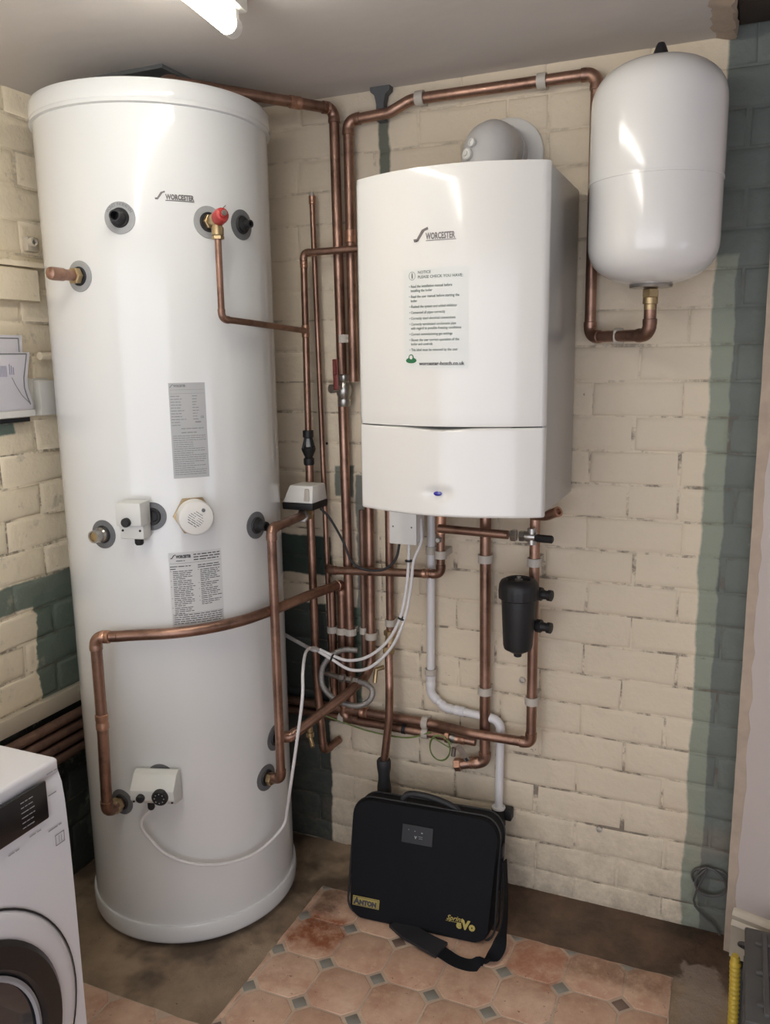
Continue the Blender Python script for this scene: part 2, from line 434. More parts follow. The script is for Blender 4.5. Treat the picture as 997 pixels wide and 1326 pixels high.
def words(bm, u0, u1, v, hh, f, rnd, fill=1.0):
    """a line of print too small to read: word-long dashes"""
    u = u0; end = u0+(u1-u0)*fill
    while u < end-hh:
        L = min(rnd.uniform(1.6, 5.5)*hh, end-u)
        bar(bm, u, u+L, v, v+hh*.62, f); u += L+hh*.55
def swoosh(bm, u, v, s, f, h=.0008):
    pts = [(0, .12), (.06, -.14), (.46, -.10), (.56, .14), (1.10, .74), (.82, .86), (1.46, .84), (1.40, 1.08), (.25, .02)]
    vs = [bm.verts.new(f(u+a*s, v+b_*s, h)) for a, b_ in pts]
    for q in ([0, 1, 2, 3], [2, 4, 5, 8], [4, 6, 7, 5]): bm.faces.new([vs[i] for i in q])

# ============================================================ THE ROOM
b = B(); box(b, (-.1, .42, -.05), (3.9, 4.0, .1)); struct('floor', b, 'concrete')
b = B(); box(b, ((-1.95-.073)/2, .42, 2.233+.035), (1.95-.073, 4.0, .07)); struct('ceiling', b, 'ceiling')
b = B(); box(b, (.86, .42, 2.33), (1.87, 4.0, .05)); o = struct('ceiling_upper', b, 'wood_dark'); o.name = 'ceiling_2'
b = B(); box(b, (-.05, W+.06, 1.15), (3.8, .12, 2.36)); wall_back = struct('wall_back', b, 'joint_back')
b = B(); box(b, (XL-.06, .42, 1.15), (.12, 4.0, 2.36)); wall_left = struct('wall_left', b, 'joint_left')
b = B(); box(b, (-1.86, -1.5, 1.15), (.24, .12, 2.36)); box(b, (1.64, -1.5, 1.15), (.24, .12, 2.36)); box(b, (-.11, -1.5, 2.235), (3.3, .12, .19)); struct('wall_front', b, 'plaster')
b = B()
for (x, z, sx, sz) in ((-1.72, 1.07, .05, 2.14), (1.50, 1.07, .05, 2.14), (-.11, 2.125, 3.2, .04)): box(b, (x, -1.46, z), (sx, .06, sz), .004, 1)
struct('fill_doorway_1', b, 'skirting')  # unseen doorway frame, added to go with the fill light
# bricks: a handful of uneven brick meshes shared by every brick
def brick_mesh(L, H, rnd, mat, D=.0031):
    b = B(); g = .0016
    base = [(-L/2+g, -H/2+g), (0, -H/2+g), (L/2-g, -H/2+g), (L/2-g, H/2-g), (0, H/2-g), (-L/2+g, H/2-g)]
    j = lambda a: rnd.uniform(-a, a)
    base = [(x+j(.0018), z+j(.0018)) for x, z in base]
    rings = []
    for ins, y, jj in ((0, .004, 0), (.0, 0.0008, 0), (.0055, -D*.75, .0016), (.015, -D, .001)):
        rings.append([Vector((x-math.copysign(ins if abs(x) > L*.2 else 0, x)+(j(jj) if jj else 0), y+(j(.0005) if jj else 0), z-math.copysign(ins, z)+(j(jj) if jj else 0))) for x, z in base])
    loft(b, rings)
    bmesh.ops.recalc_face_normals(b, faces=b.faces)
    me = bpy.data.meshes.new('brick'); b.to_mesh(me); b.free(); me.materials.append(MAT[mat])
    me.polygons.foreach_set('use_smooth', [True]*len(me.polygons)); me.set_sharp_from_angle(angle=math.radians(60)); return me
rnd = random.Random(3)
COURSE, Z0, STR = .0875, .068, .233
def lay(wall, mat, a0, a1, place, zmax, phase=0.0):
    cache = {}
    z = Z0-COURSE; row = 0
    while z < zmax:
        z1 = z+COURSE; za = max(z, 0.0); hh = z1-za
        x = a0; first = True
        off = (-.131+phase) if row % 2 == 0 else (-.248+phase)
        js = [off+STR*k+rnd.uniform(-.012, .012) for k in range(-14, 12)]
        js = [a0]+[q for q in js if a0+.05 < q < a1-.03]+[a1]
        for q0, q1 in zip(js, js[1:]):
            L = q1-q0; key = (round(L, 2), round(hh, 3), rnd.randint(0, 2))
            if rnd.random() < .10 and L > .2:
                cuts = ((q0, q0+L*.48), (q0+L*.48, q1))
            else: cuts = ((q0, q1),)
            for c0, c1 in cuts:
                L = c1-c0; key = (round(L*100), round(hh*1000), rnd.randint(0, 2))
                if key not in cache: cache[key] = brick_mesh(L, hh, rnd, mat)
                o = bpy.data.objects.new('brick', cache[key]); COL.objects.link(o); o.parent = wall
                place(o, (c0+c1)/2, (za+z1)/2, wall)
        z = z1; row += 1
def pl_back(o, a, z, wl): o.location = Vector((a, W, z))-wl.location
def pl_left(o, a, z, wl): o.location = Vector((XL, a, z))-wl.location; o.rotation_euler = (0, 0, PI/2)
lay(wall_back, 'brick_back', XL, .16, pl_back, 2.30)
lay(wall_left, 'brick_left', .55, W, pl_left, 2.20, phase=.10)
for x, z, r in ((-1.119, 1.29, .004), (-.531, 2.054, .005), (-.685, 1.95, .004)):
    b = B(); lathe(b, [(r, 0), (r*.8, .001)], (x, W-.0045, z), (0, -1, 0), 12); obj('drill_hole', b, 'rubber', wall_back)
# wall plugs seen in the back wall
for lab, x, z, r in (('small pale wall plug beside the filter pipe', -.524, .642, .009), ('round pale plugged hole low on the cream wall', -.300, .236, .008)):
    b = B(); lathe(b, [(r, 0), (r, .007), (r*.6, .009), (r*.55, .004)], (x, W-.003, z), (0, -1, 0), 14); tag(obj('wall_plug', b, 'clip_plastic'), lab, 'wall plug')

# torn edge of the ceiling board at the opening
b = B()
rn = random.Random(5); rows = []
for i in range(24):
    y = W-i*.018; e = -.072+rn.uniform(-.005, .005)
    rows.append([Vector((e-.05, y, 2.236)), Vector((e-.028, y, 2.231+rn.uniform(-.002, .001))), Vector((e-.008, y, 2.225+rn.uniform(-.003, .002))), Vector((e+.007, y, 2.222+rn.uniform(-.005, .004))), Vector((e+.010, y, 2.25)), Vector((e-.03, y, 2.262))])
loft(b, rows); o = obj('torn_edge', b, 'plaster_raw', bpy.data.objects['ceiling'])
# dark timber across the opening
b = B(); box(b, (.75, W-.07, 2.288), (1.62, .13, .075), .004, 1); tag(obj('timber_lintel', b, 'wood_dark'), 'dark brown timber lintel above the grey green painted brick', 'beam')
# dark grey square board on the ceiling behind the cylinder
b = B(); box(b, (-1.47, 1.925, 2.229), (.29, .33, .010), .001, 1)
tag(obj('ceiling_board', b, 'hatch'), 'dark grey square board on the ceiling above the white cylinder', 'ceiling board')

# right-hand plastered wall end: face turned a little towards the room
ang = math.radians(-16); dx, dy = math.cos(ang), math.sin(ang)
def rw(s, d): return Vector((.036+dx*s+dy*d*-1*-1*0 - (-dy)*0, 0, 0))  # (unused shape helper kept trivial)
P0 = Vector((.040, 2.108, 0)); T = Vector((dx, dy, 0)); Nn = Vector((dy, -dx, 0))   # Nn points to the camera
b = B(); L_ = 1.75
foot = [P0, P0+T*L_, P0+T*L_-Nn*.12, Vector((.040, W+.02, 0))]
loft(b, [[p+Vector((0, 0, z)) for p in foot] for z in (0, 2.31)]); wall_right = struct('wall_right', b, 'plaster')
b = B(); rings = []; rn = random.Random(11)
for i in range(60):
    z = 2.30*i/59; wv = .018+rn.uniform(-.003, .006); th = .0025+rn.uniform(-.001, .001)
    rings.append([P0+Vector((-.004, .06, z)), P0+Vector((-.005+rn.uniform(-.0005, .0005), 0, z))+Nn*.002, P0+Nn*th+T*.004+Vector((0, 0, z)), P0+Nn*th+T*(wv-.004)+Vector((0, 0, z)), P0+T*wv+Vector((0, 0, z))])
loft(b, rings); obj('plaster_edge', b, 'plaster_raw', wall_right)
b = B(); prof = [(0, 0), (.016, 0), (.016, .088), (.019, .092), (.017, .099), (.011, .104), (.014, .112), (.015, .118), (.010, .126), (.004, .131), (0, .133)]
loft(b, [[P0+T*s+Nn*d+Vector((0, 0, z)) for d, z in prof] for s in (.014, L_)]); struct('baseboard_right', b, 'skirting', True)
b = B()      # side wall with a window, outside the frame to the right
box(b, (1.66, -.47, 1.15), (.1, 2.14, 2.36)); box(b, (1.66, 1.45, 1.15), (.1, .50, 2.36)); box(b, (1.66, .90, .34), (.1, .60, .74)); box(b, (1.66, .90, 1.90), (.1, .60, .86))
struct('wall_side', b, 'plaster')
b = B()
for (y, z, sy, sz) in ((.615, 1.09, .03, .78), (1.185, 1.09, .03, .78), (.90, .725, .60, .03), (.90, 1.455, .60, .03), (.90, 1.09, .03, .76)): box(b, (1.63, y, z), (.05, sy, sz), .004, 1)
struct('window_1', b, 'white_plastic')

# ------------------------------------------------------------ vinyl sheet flooring
def clip_poly(poly, x0, x1, y0, y1):
    for ax, lim, sg in ((0, x0, 1), (0, x1, -1), (1, y0, 1), (1, y1, -1)):
        out = []
        for i in range(len(poly)):
            a, c = poly[i-1], poly[i]; ia, ic = sg*(a[ax]-lim) >= 0, sg*(c[ax]-lim) >= 0
            if ia != ic:
                t = (lim-a[ax])/(c[ax]-a[ax]); out.append((a[0]+(c[0]-a[0])*t, a[1]+(c[1]-a[1])*t))
            if ic: out.append(c)
        poly = out
        if len(poly) < 3: return []
    return poly
def slab(bm, poly, z0, z1, ins=0):
    if ins:
        cx_ = sum(p[0] for p in poly)/len(poly); cy_ = sum(p[1] for p in poly)/len(poly)
        top = [Vector((p[0]+(cx_-p[0])*ins, p[1]+(cy_-p[1])*ins, z1)) for p in poly]
    else: top = [Vector((*p, z1)) for p in poly]
    loft(bm, [[Vector((*p, z0)) for p in poly], [Vector((*p, (z0+z1)/2)) for p in poly], top])
def area(p): return abs(sum(p[i-1][0]*p[i][1]-p[i][0]*p[i-1][1] for i in range(len(p))))/2
sheet = thing('vinyl_sheet', 'terracotta octagon patterned vinyl sheet laid on the concrete floor', 'flooring', (-.57, 1.4, 0))
out = [(-1.70, .62), (-.078, .62), (-.078, 1.951), (-1.060, 1.951), (-1.062, 1.376), (-1.70, 1.374)]
b = B(); rn = random.Random(2)
fine = []
for i in range(len(out)):
    a, c = out[i], out[(i+1) % len(out)]; n_ = max(1, int(math.dist(a, c)/.03))
    for k in range(n_):
        t = k/n_; j = .0025 if 0 < k else 0
        fine.append((a[0]+(c[0]-a[0])*t+rn.uniform(-j, j), a[1]+(c[1]-a[1])*t+rn.uniform(-j, j)))
loft(b, [[Vector((*p, 0)) for p in fine], [Vector((*p, .0024)) for p in fine]]); obj('backing', b, 'vinyl_base', sheet, smooth=False)
PX, PY, X0_, Y0_ = .1433, .1426, -.903, 1.667
for i in range(-6, 7):
    for j in range(-8, 3):
        xx, yy = X0_+PX*i, Y0_+PY*j
        for rect in ((-1.060, -.080, 1.374, 1.949), (-1.695, -.080, .625, 1.374)):
            c = .0290
            cc = (xx+PX/2, yy+PY/2); hx, hy = PX/2-.0028, PY/2-.0028
            octo = [(cc[0]+a, cc[1]+d) for a, d in ((-hx+c, -hy), (hx-c, -hy), (hx, -hy+c), (hx, hy-c), (hx-c, hy), (-hx+c, hy), (-hx, hy-c), (-hx, -hy+c))]
            q = clip_poly(octo, *rect)
            if q and area(q) > .0006:
                b = B(); slab(b, q, .0022, .0036, .03); obj('tile', b, 'tile', sheet, angle=80)
            k = .0215; q = clip_poly([(xx-k, yy), (xx, yy-k), (xx+k, yy), (xx, yy+k)], *rect)
            if q and area(q) > .0002:
                b = B(); slab(b, q, .0022, .0034, .05); obj('inset', b, 'inset', sheet, angle=80)

# ------------------------------------------------------------ ceiling light
t = thing('ceiling_light', 'lit fluorescent tube on a white batten under the ceiling', 'light', (-.84, .61, 2.15))
A0, A1 = Vector((-.955, 1.50, 2.168)), Vector((-.72, -.28, 2.168)); dd = (A1-A0).normalized()
b = B(); tube(b, [A0+dd*.02, A1-dd*.02], .019, 16); obj('lamp_tube', b, 'tube', t)
b = B(); mid = (A0+A1)/2; box(b, (0, 0, 0), (.055, (A1-A0).length+.03, .036), .006, 2)
bmesh.ops.rotate(b, verts=b.verts, matrix=Matrix.Rotation(math.atan2(-dd.x, dd.y)+PI*0, 3, 'Z')); bmesh.ops.translate(b, verts=b.verts, vec=(mid.x, mid.y, 2.214)); obj('batten', b, 'white_plastic', t)
for e, s in ((A0, 1), (A1, -1)):
    b = B(); tube(b, [e, e+dd*.025*s], .020, 16); box(b, tuple(e+dd*.008*s+Vector((0, 0, .016))), (.03, .016, .03), .003, 1); obj('end_cap', b, 'white_plastic', t)

# ============================================================ HOT WATER CYLINDER
CX, CY, CR = -1.414, 1.828, .2845
def cyl(th0, z0, R=CR):
    return lambda u, v, h: Vector((CX+(R+h)*math.cos(th0+u/R), CY+(R+h)*math.sin(th0+u/R), z0+v))
def cpt(thd, R, z): a = math.radians(thd); return Vector((CX+R*math.cos(a), CY+R*math.sin(a), z))
def cn(thd): a = math.radians(thd); return Vector((math.cos(a), math.sin(a), 0))
C = thing('hot_water_cylinder', 'tall white floor standing hot water cylinder with copper pipework', 'water cylinder', (CX, CY, 0))
b = B(); lathe(b, [(CR, .066), (CR, .4), (CR, .8), (CR, 1.2), (CR, 1.7), (CR, 2.10)], (CX, CY, 0), seg=128); obj('body', b, 'white_enamel', C)
b = B(); lathe(b, [(.262, .0), (.270, .004), (.2895, .020), (.2915, .028), (.2915, .064), (.2895, .0685), (.283, .069)], (CX, CY, 0), seg=128); obj('base_ring', b, 'white_enamel', C)
b = B(); lathe(b, [(.284, 2.094), (.2925, 2.096), (.2925, 2.104), (.2915, 2.106), (.2925, 2.110), (.2925, 2.136), (.288, 2.146), (.276, 2.151), (.2, 2.153), (.02, 2.153)], (CX, CY, 0), seg=128); obj('lid', b, 'white_enamel', C)
# body seam on the left, as the jacket laps
b = B(); f = cyl(math.radians(-150), 1.08); bar(b, 0, .004, -1.0, 1.0, f, .0012); obj('jacket_seam', b, 'ring_grey', C)

def tapping(thd, z, r=.035, dark=False, rim='grey', cap=None, boss=True, ringtext=None):
    f = cyl(math.radians(thd), z); n_ = 40; b = B()
    rin = r*.60
    for (ra, rb, ha, hb) in ((rin, r, .0022, .0022),):
        inn = [b.verts.new(f(ra*math.cos(2*PI*i/n_), ra*math.sin(2*PI*i/n_), ha)) for i in range(n_)]
        o_ = [b.verts.new(f(rb*math.cos(2*PI*i/n_), rb*math.sin(2*PI*i/n_), hb)) for i in range(n_)]
        e_ = [b.verts.new(f(rb*1.01*math.cos(2*PI*i/n_), rb*1.01*math.sin(2*PI*i/n_), .0002)) for i in range(n_)]
        for i in range(n_):
            j = (i+1) % n_; b.faces.new((inn[i], inn[j], o_[j], o_[i])); b.faces.new((o_[i], o_[j], e_[j], e_[i]))
    rg = obj('tapping_ring', b, 'ring_dark' if dark else 'ring_grey', C)
    b = B(); nn = cn(thd); p = cpt(thd, CR, z)
    lathe(b, [(rin*1.04, -.004), (rin*1.04, .0035), (rin*.95, .006), (rin*.70, .005), (rin*.6, .001)], p, nn, 32); obj('grommet', b, 'rubber', C)
    if ringtext:
        b = B(); rt_ = (r+rin)/2-.0015; a = math.radians(150); stp = math.radians(120)/(len(ringtext)-1)
        for ch in ringtext:
            if ch != ' ':
                text(b, ch, rt_*math.cos(a), rt_*math.sin(a), .0095, f, .0, .0027, 'c', tilt=a-PI/2)
            a -= stp
        obj('ring_lettering', b, 'ink_soft', rg)
    return p, nn
# upper row
p, nn = tapping(-69.5, 1.852, ringtext='PRODUCT INFORMATION')
b = B(); lathe(b, [(.016, .0), (.016, .014), (.013, .020), (.0125, .034), (.0095, .034), (.009, .012)], p, nn, 20, cap=False); obj('boss', b, 'black', C)
p, nn = tapping(-9.7, 1.853, dark=True)
b = B(); lathe(b, [(.019, 0), (.017, .010), (.010, .014), (.009, .03), (.0062, .03), (.005, .012)], p, nn, 20, cap=False); obj('boss', b, 'black', C)
# capped copper stub
p, nn = tapping(-92.6, 1.729)
hexnut(C, p+nn*.014, nn, .019, .016, 'brass', 'nut'); b = B(); lathe(b, [(.0125, .0), (.0125, .038), (.0145, .038), (.0148, .068), (.0135, .075), (.008, .079), (.001, .0802)], p+nn*.012, nn, 20); obj('capped_stub', b, 'copper', C, 'copper stub with a rounded copper cap')
# side tappings
p, nn = tapping(-90.2, 1.121, dark=True)
b = B(); lathe(b, [(.019, 0), (.019, .012), (.0155, .016), (.0155, .036), (.011, .036), (.009, .016)], p, nn, 20, cap=False); obj('boss', b, 'chrome', C)
b = B(); lathe(b, [(.0105, .01), (.0105, .034), (.004, .035)], p, nn, 14); obj('plug', b, 'brass', C)
p, nn = tapping(-8.5, 1.116, dark=True)
b = B(); lathe(b, [(.019, 0), (.018, .010), (.012, .014), (.012, .034), (.008, .034), (.007, .016)], p, nn, 20, cap=False); obj('boss', b, 'black', C)
tapping(-63.8, 1.168, .034, dark=True); tapping(-68.5, .494, .034, dark=True)
pLL, nLL = tapping(-91.6, .411, .034, dark=True)
pRR, nRR = tapping(-9.2, .417, .036, dark=True)
pR2, nR2 = tapping(0.1, .514, .036, dark=True)
# immersion heater cap
p, nn = cpt(-44.4, CR, 1.166), cn(-44.4)
hexnut(C, p+nn*.004, nn, .0485, .010, 'brass', 'immersion_nut')
b = B(); lathe(b, [(.030, 0), (.030, .010), (.040, .012), (.042, .014), (.042, .040), (.040, .045), (.035, .047), (.002, .0485)], p, nn, 48); cap_ = obj('immersion_cap', b, 'white_plastic', C)
uu, vv, aa = frame_from(nn)
def capf(u, v, h): return p+nn*(.0478+h)+uu*u+vv*v
b = B(); rn = random.Random(9); tl = math.radians(-38)
def capr(u, v, h): return capf(u*math.cos(tl)-v*math.sin(tl), u*math.sin(tl)+v*math.cos(tl), h)
for k in range(7):
    hw = (.010, .013, .018, .020, .019, .016, .012)[k]; words(b, -hw, hw, .012-.0052*k, .0026 if k < 5 else .0036, capr, rn)
obj('cap_print', b, 'ink_soft', cap_)
b = B(); lathe(b, [(.0045, -.0005), (.0045, .0022), (.001, .003)], capf(.017, .018, 0), nn, 14); obj('cap_screw', b, 'ring_dark', cap_)

# brand badge
f = cyl(math.radians(-53.4), 1.894); b = B()
swoosh(b, 0, 0, .016, f); text(b, 'WORCESTER', .024, -.001, .0155, f, .0007, .0009, width=.064)
bar(b, .023, .088, -.0045, -.0025, f, .0008, 4); obj('brand_badge', b, 'badge', C)
# data label
wl_ = CR*math.radians(17.2)
f = cyl(math.radians(-52.5), 1.257); b = B(); bar(b, 0, wl_, 0, .226, f, .0004, 8); lab1 = obj('data_label', b, 'label_grey', C, 'tall silver grey data label')
b = B(); rn = random.Random(21); swoosh(b, .002, .2165, .006, f); text(b, 'WORCESTER', .0115, .2165, .0070, f, .0004, .0008, width=.028)
bar(b, .003, wl_-.002, .2095, .2100, f, nseg=6); bar(b, .003, wl_-.002, .2005, .2010, f, nseg=6)
for k in range(11): words(b, .003, wl_*.45, .194-.0068*k, .0026, f, rn, rn.uniform(.5, 1))
for k in range(9): words(b, wl_*.62, wl_*.62+.016, .194-.0068*k, .0024, f, rn, rn.uniform(.5, 1))
text(b, 'CE', wl_*.83, .142, .007, f, .0002, .0008)
words(b, wl_*.68, wl_*.84, .132, .004, f, rn)
words(b, wl_*.28, wl_*.9, .1175, .003, f, rn); words(b, wl_*.28, wl_*.75, .108, .0032, f, rn)
for k in range(19): words(b, .004, wl_-.004, .1005-.0051*k, .0022, f, rn, rn.choice((1, 1, .95, .6)))
obj('print', b, 'ink_soft', lab1)
# instruction label
wl2 = CR*math.radians(25.9)
f = cyl(math.radians(-57.3), .880); b = B(); bar(b, 0, wl2, 0, .196, f, .0004, 10); lab2 = obj('instruction_label', b, 'label_clear', C, 'white instruction label printed in two columns')
b = B(); rn = random.Random(22); swoosh(b, .004, .182, .009, f); text(b, 'WORCESTER', .0175, .182, .0098, f, .0007, .0008, width=.036)
words(b, .017, .038, .174, .003, f, rn)
for k in range(3): words(b, wl2*.46, wl2*.97, .187-.0065*k, .0042, f, rn, (1, 1, .95)[k])
bar(b, .002, wl2-.002, .1685, .1691, f, nseg=8)
words(b, .002, wl2*.4, .160, .0034, f, rn); words(b, .002, .018, .154, .0034, f, rn)
for k in range(2): words(b, wl2*.53, wl2*.97, .160-.0055*k, .0034, f, rn)
v = .148
for blk in (5, 3, 6, 5, 4):
    text(b, '•', .0018, v-.001, .008, f)
    for k in range(blk): words(b, .008, wl2*.47, v, .0029, f, rn, rn.uniform(.75, 1) if k < blk-1 else rn.uniform(.4, .9)); v -= .0047
    v -= .0008
v = .148
for blk in (7, 3, 4, 2, 3):
    text(b, '•', wl2*.525, v-.001, .008, f)
    for k in range(blk): words(b, wl2*.57, wl2*.98, v, .0029, f, rn, rn.uniform(.8, 1) if k < blk-1 else rn.uniform(.3, .9)); v -= .0047
    v -= .0008
for (a, c_, d, e) in ((.003, wl2-.003, .0405, .0410), (.003, wl2-.003, .0125, .0130)): bar(b, a, c_, d, e, f, nseg=8)
for a in (.003, wl2-.0035): bar(b, a, a+.0005, .0125, .041, f)
for k in range(5): words(b, .005, wl2-.005, .0365-.0053*k, .0033, f, rn)
for k in range(2): words(b, .003, wl2-.003, .0065-.0055*k, .0036, f, rn)
obj('print', b, 'ink', lab2)

# thermostat boxes
def local_box(p, nn, sx, sy, sz, off, dz=0, dt=0, bev=.003):
    tt = Vector((-nn.y, nn.x, 0)); b = B(); r = box(b, (0, 0, 0), (sx, sy, sz), bev, 2)
    m = Matrix((tt, nn, Vector((0, 0, 1)))).transposed(); bmesh.ops.transform(b, matrix=m.to_4x4(), verts=b.verts)
    bmesh.ops.translate(b, verts=b.verts, vec=p+nn*off+tt*dt+Vector((0, 0, dz))); return b, tt
p, nn = cpt(-69.5, CR, 1.165), cn(-78)
t = thing('cylinder_thermostat', 'small grey thermostat box halfway up the white cylinder', 'thermostat', tuple(p))
b, tt = local_box(p, nn, .064, .050, .056, .034, .018); obj('housing', b, 'grey_plastic', t)
b, tt = local_box(p, nn, .060, .040, .034, .027, -.026); obj('terminal_cover', b, 'grey_plastic', t)
b = B(); q = p+nn*.057+Vector((0, 0, .0)); lathe(b, [(.011, 0), (.011, .010), (.009, .013), (.002, .013)], q+tt*-.004, nn, 20); obj('dial', b, 'black', t)
for s in (-.022, .022):
    b = B(); lathe(b, [(.003, 0), (.0028, .002)], p+nn*.0465+tt*s+Vector((0, 0, -.022)), nn, 10); obj('screw', b, 'black', t)
b = B(); lathe(b, [(.0105, 0), (.0105, -.016), (.008, -.02), (.001, -.02)], p+nn*.028+Vector((0, 0, -.040))+tt*.008, (0, 0, 1), 14); obj('cable_gland', b, 'black', t)
p, nn = cpt(-68.5, CR, .475), cn(-72)
t = thing('immersion_thermostat', 'pale thermostat box with two black dials low on the white cylinder', 'thermostat', tuple(p))
tt = Vector((-nn.y, nn.x, 0))
def tp_(s, d, z): return p+tt*s+nn*d+Vector((0, 0, z))
b = B(); prof = [(.003, .043), (.018, .049), (.034, .043), (.062, .012), (.062, -.014), (.045, -.030), (.003, -.040)]
loft(b, [[tp_(s*.056, d, z) for d, z in prof] for s in (-1, 1)])
bmesh.ops.bevel(b, geom=list(b.edges), offset=.0025, segments=2, profile=.5, affect='EDGES'); obj('housing', b, 'grey_plastic', t)
b = B(); lathe(b, [(.0205, 0), (.0205, .008), (.017, .012), (.001, .012)], tp_(.022, .060, -.002), nn, 28); k1 = obj('temperature_dial', b, 'black', t)
b = B()
for i in range(8):
    a = 2*PI*i/8; q = tp_(.022, .0722, -.002)+tt*(.012*math.cos(a))+Vector((0, 0, .012*math.sin(a))); lathe(b, [(.0018, 0), (.0012, .0008)], q, nn, 6)
obj('dial_marks', b, 'ring_grey', k1)
b = B(); lathe(b, [(.0105, 0), (.0105, .010), (.008, .013), (.001, .013)], tp_(-.028, .060, -.006), nn, 22); obj('setting_dial', b, 'black', t)
for s in (-.048, .050):
    b = B(); lathe(b, [(.003, 0), (.0026, .003)], tp_(s, .058, -.018), nn, 10); obj('screw', b, 'black', t)
b = B(); lathe(b, [(.009, .004), (.009, -.012), (.006, -.017), (.001, -.017)], tp_(-.012, .040, -.032), (0, 0, 1), 14); obj('cable_gland', b, 'black', t)
glp = tp_(-.012, .040, -.046)
cable('white_cable', [glp, (-1.338, 1.512, .385), (-1.324, 1.528, .335), (-1.285, 1.545, .289), (-1.225, 1.585, .254), (-1.165, 1.645, .238), (-1.122, 1.720, .240), (-1.095, 1.795, .272), (-1.075, 1.79, .335), (-1.045, 1.76, .42), (-1.018, 1.75, .54), (-1.003, 1.765, .67), (-1.018, 1.80, .732), (-1.052, 1.88, .752), (-1.074, 1.96, .735), (-1.088, 2.02, .708)], .0042, 'cable', 'white cable drooping across the lower front of the white cylinder')

# relief valve
p, nn = tapping(-29.2, 1.849, .036)
t = thing('relief_valve', 'brass relief valve with a red cap near the top of the cylinder', 'valve', tuple(p))
hexnut(t, p+nn*.010, nn, .017, .014, 'brass', 'nut')
b = B(); lathe(b, [(.0125, .0), (.0125, .022), (.015, .028), (.0165, .040), (.015, .052), (.012, .058)], p, nn, 20); obj('valve_body', b, 'brass', t)
q = p+nn*.044; rd = Vector((.80, -.55, .18)).normalized()
b = B(); lathe(b, [(.014, -.002), (.017, .004), (.0175, .020), (.015, .030), (.010, .033), (.009, .037), (.001, .037)], q+rd*.006, rd, 14); obj('red_cap', b, 'red', t)
b = B(); lathe(b, [(.0065, 0), (.0065, .004), (.003, .0045)], q+rd*.043, rd, 12); obj('cap_button', b, 'chrome', t)
b = B(); lathe(b, [(.0115, 0), (.0115, -.016), (.014, -.017), (.014, -.034), (.011, -.036)], q, (0, 0, 1), 18); obj('outlet', b, 'brass', t)
b = B(); lathe(b, [(.0145, 0), (.0145, -.007)], q+Vector((0, 0, -.036)), (0, 0, 1), 6); obj('outlet_nut', b, 'brass', t)
b = B(); tube(b, [q+Vector((.0, 0, .012)), q+Vector((.022, .005, .030))], .0012, 6); obj('test_lever', b, 'chrome', t)
t = thing('relief_pipe', 'slim copper discharge pipe dropping from the red capped relief valve', 'pipe', tuple(q))
pipe(t, [q+Vector((0, 0, -.038)), Vector((q.x, q.y, 1.628)), Vector((-1.108, 1.76, 1.622)), Vector((-1.134, 2.078, 1.612))], .0078, 'eb', bend=.016)

# ============================================================ PIPES
YP = 2.135
t = thing('copper_flow_pipe', 'copper pipe from the cylinder top turning down the back wall, left of its twin', 'pipe', (-1.04, YP, .5))
pipe(t, [(-1.305, 1.735, 2.150), (-1.305, 1.735, 2.186), (-1.052, 2.128, 2.190), (-1.038, YP, 2.189), (-1.033, YP, .49)][:3]+[(-1.040, YP, 2.189), (-1.034, YP, .49)][0:0]+[(-1.040, YP, .49)], .0138, 'ee', bend=.022)
coupling(t, (-1.115, 2.030, 2.189), (.54, .84, 0), .0138, .032); coupling(t, (-1.065, 2.108, 2.190), (.54, .84, 0), .0138, .02)
t = thing('copper_feed_pipe', 'copper pipe climbing beside the boiler and crossing above it to the vessel', 'pipe', (-1.012, YP, 1.45))
pipe(t, [(-1.012, YP, 1.47), (-1.014, YP, 2.158), (-.895, YP, 2.163), (-.835, YP, 2.187), (-.363, YP, 2.186), (-.361, YP, 1.578), (-.206, 2.02, 1.577), (-.206, 2.0, 1.578), ][:6]+[(-.206, 2.005, 1.576), (-.206, 2.0, 1.665)], .0138, 'ebbeee', bend=.024)
coupling(t, (-1.0135, YP, 1.862), (0, 0, 1), .0138, .034)
t = thing('capped_riser', 'thin copper riser with a capped open top left of the boiler pipes', 'pipe', (-1.12, 2.13, .55))
pipe(t, [(-1.126, 2.13, 1.975), (-1.104, 2.13, .55)], .0078)
coupling(t, (-1.1255, 2.13, 1.965), (0, 0, 1), .0082, .022)
b = B(); lathe(b, [(.0075, 0), (.006, .006), (.002, .012)], (-1.1262, 2.13, 1.976), (0, 0, 1), 12); obj('white_tip', b, 'clip_plastic', t)
# X2
t = thing('zone_valve_pipe', 'copper pipe from the boiler side dropping through the black check valve', 'pipe', (-1.135, 2.09, .36))
pipe(t, [(-.90, 2.09, 1.823), (-1.136, 2.09, 1.821), (-1.138, 2.09, 1.335)], .0095, 'e', bend=.013)
pipe(t, [(-1.138, 2.09, 1.235), (-1.140, 2.09, 1.08), (-1.136, 2.09, .60), (-1.119, 2.09, .352), (-1.098, 2.158, .366)], .0118, 'bbe', bend=.016)
coupling(t, (-1.137, 2.09, 1.611), (0, 0, 1), .0095, .034); coupling(t, (-1.136, 2.09, 1.79), (0, 0, 1), .0095, .016)
t = thing('check_valve', 'black inline check valve with a clear window on the thin copper pipe', 'valve', (-1.139, 2.09, 1.235))
b = B(); lathe(b, [(.011, .100), (.0155, .099), (.0155, .080), (.011, .077)], (-1.139, 2.09, 1.235), seg=14); obj('upper_nut', b, 'black', t)
b = B()
for i in range(4):
    a = PI/4+i*PI/2+.3; c, s = math.cos(a), math.sin(a)
    tube(b, [(-1.139+.010*c, 2.09+.010*s, 1.313), (-1.139+.019*c, 2.09+.019*s, 1.283)], .0035, 6)
obj('cage', b, 'black', t)
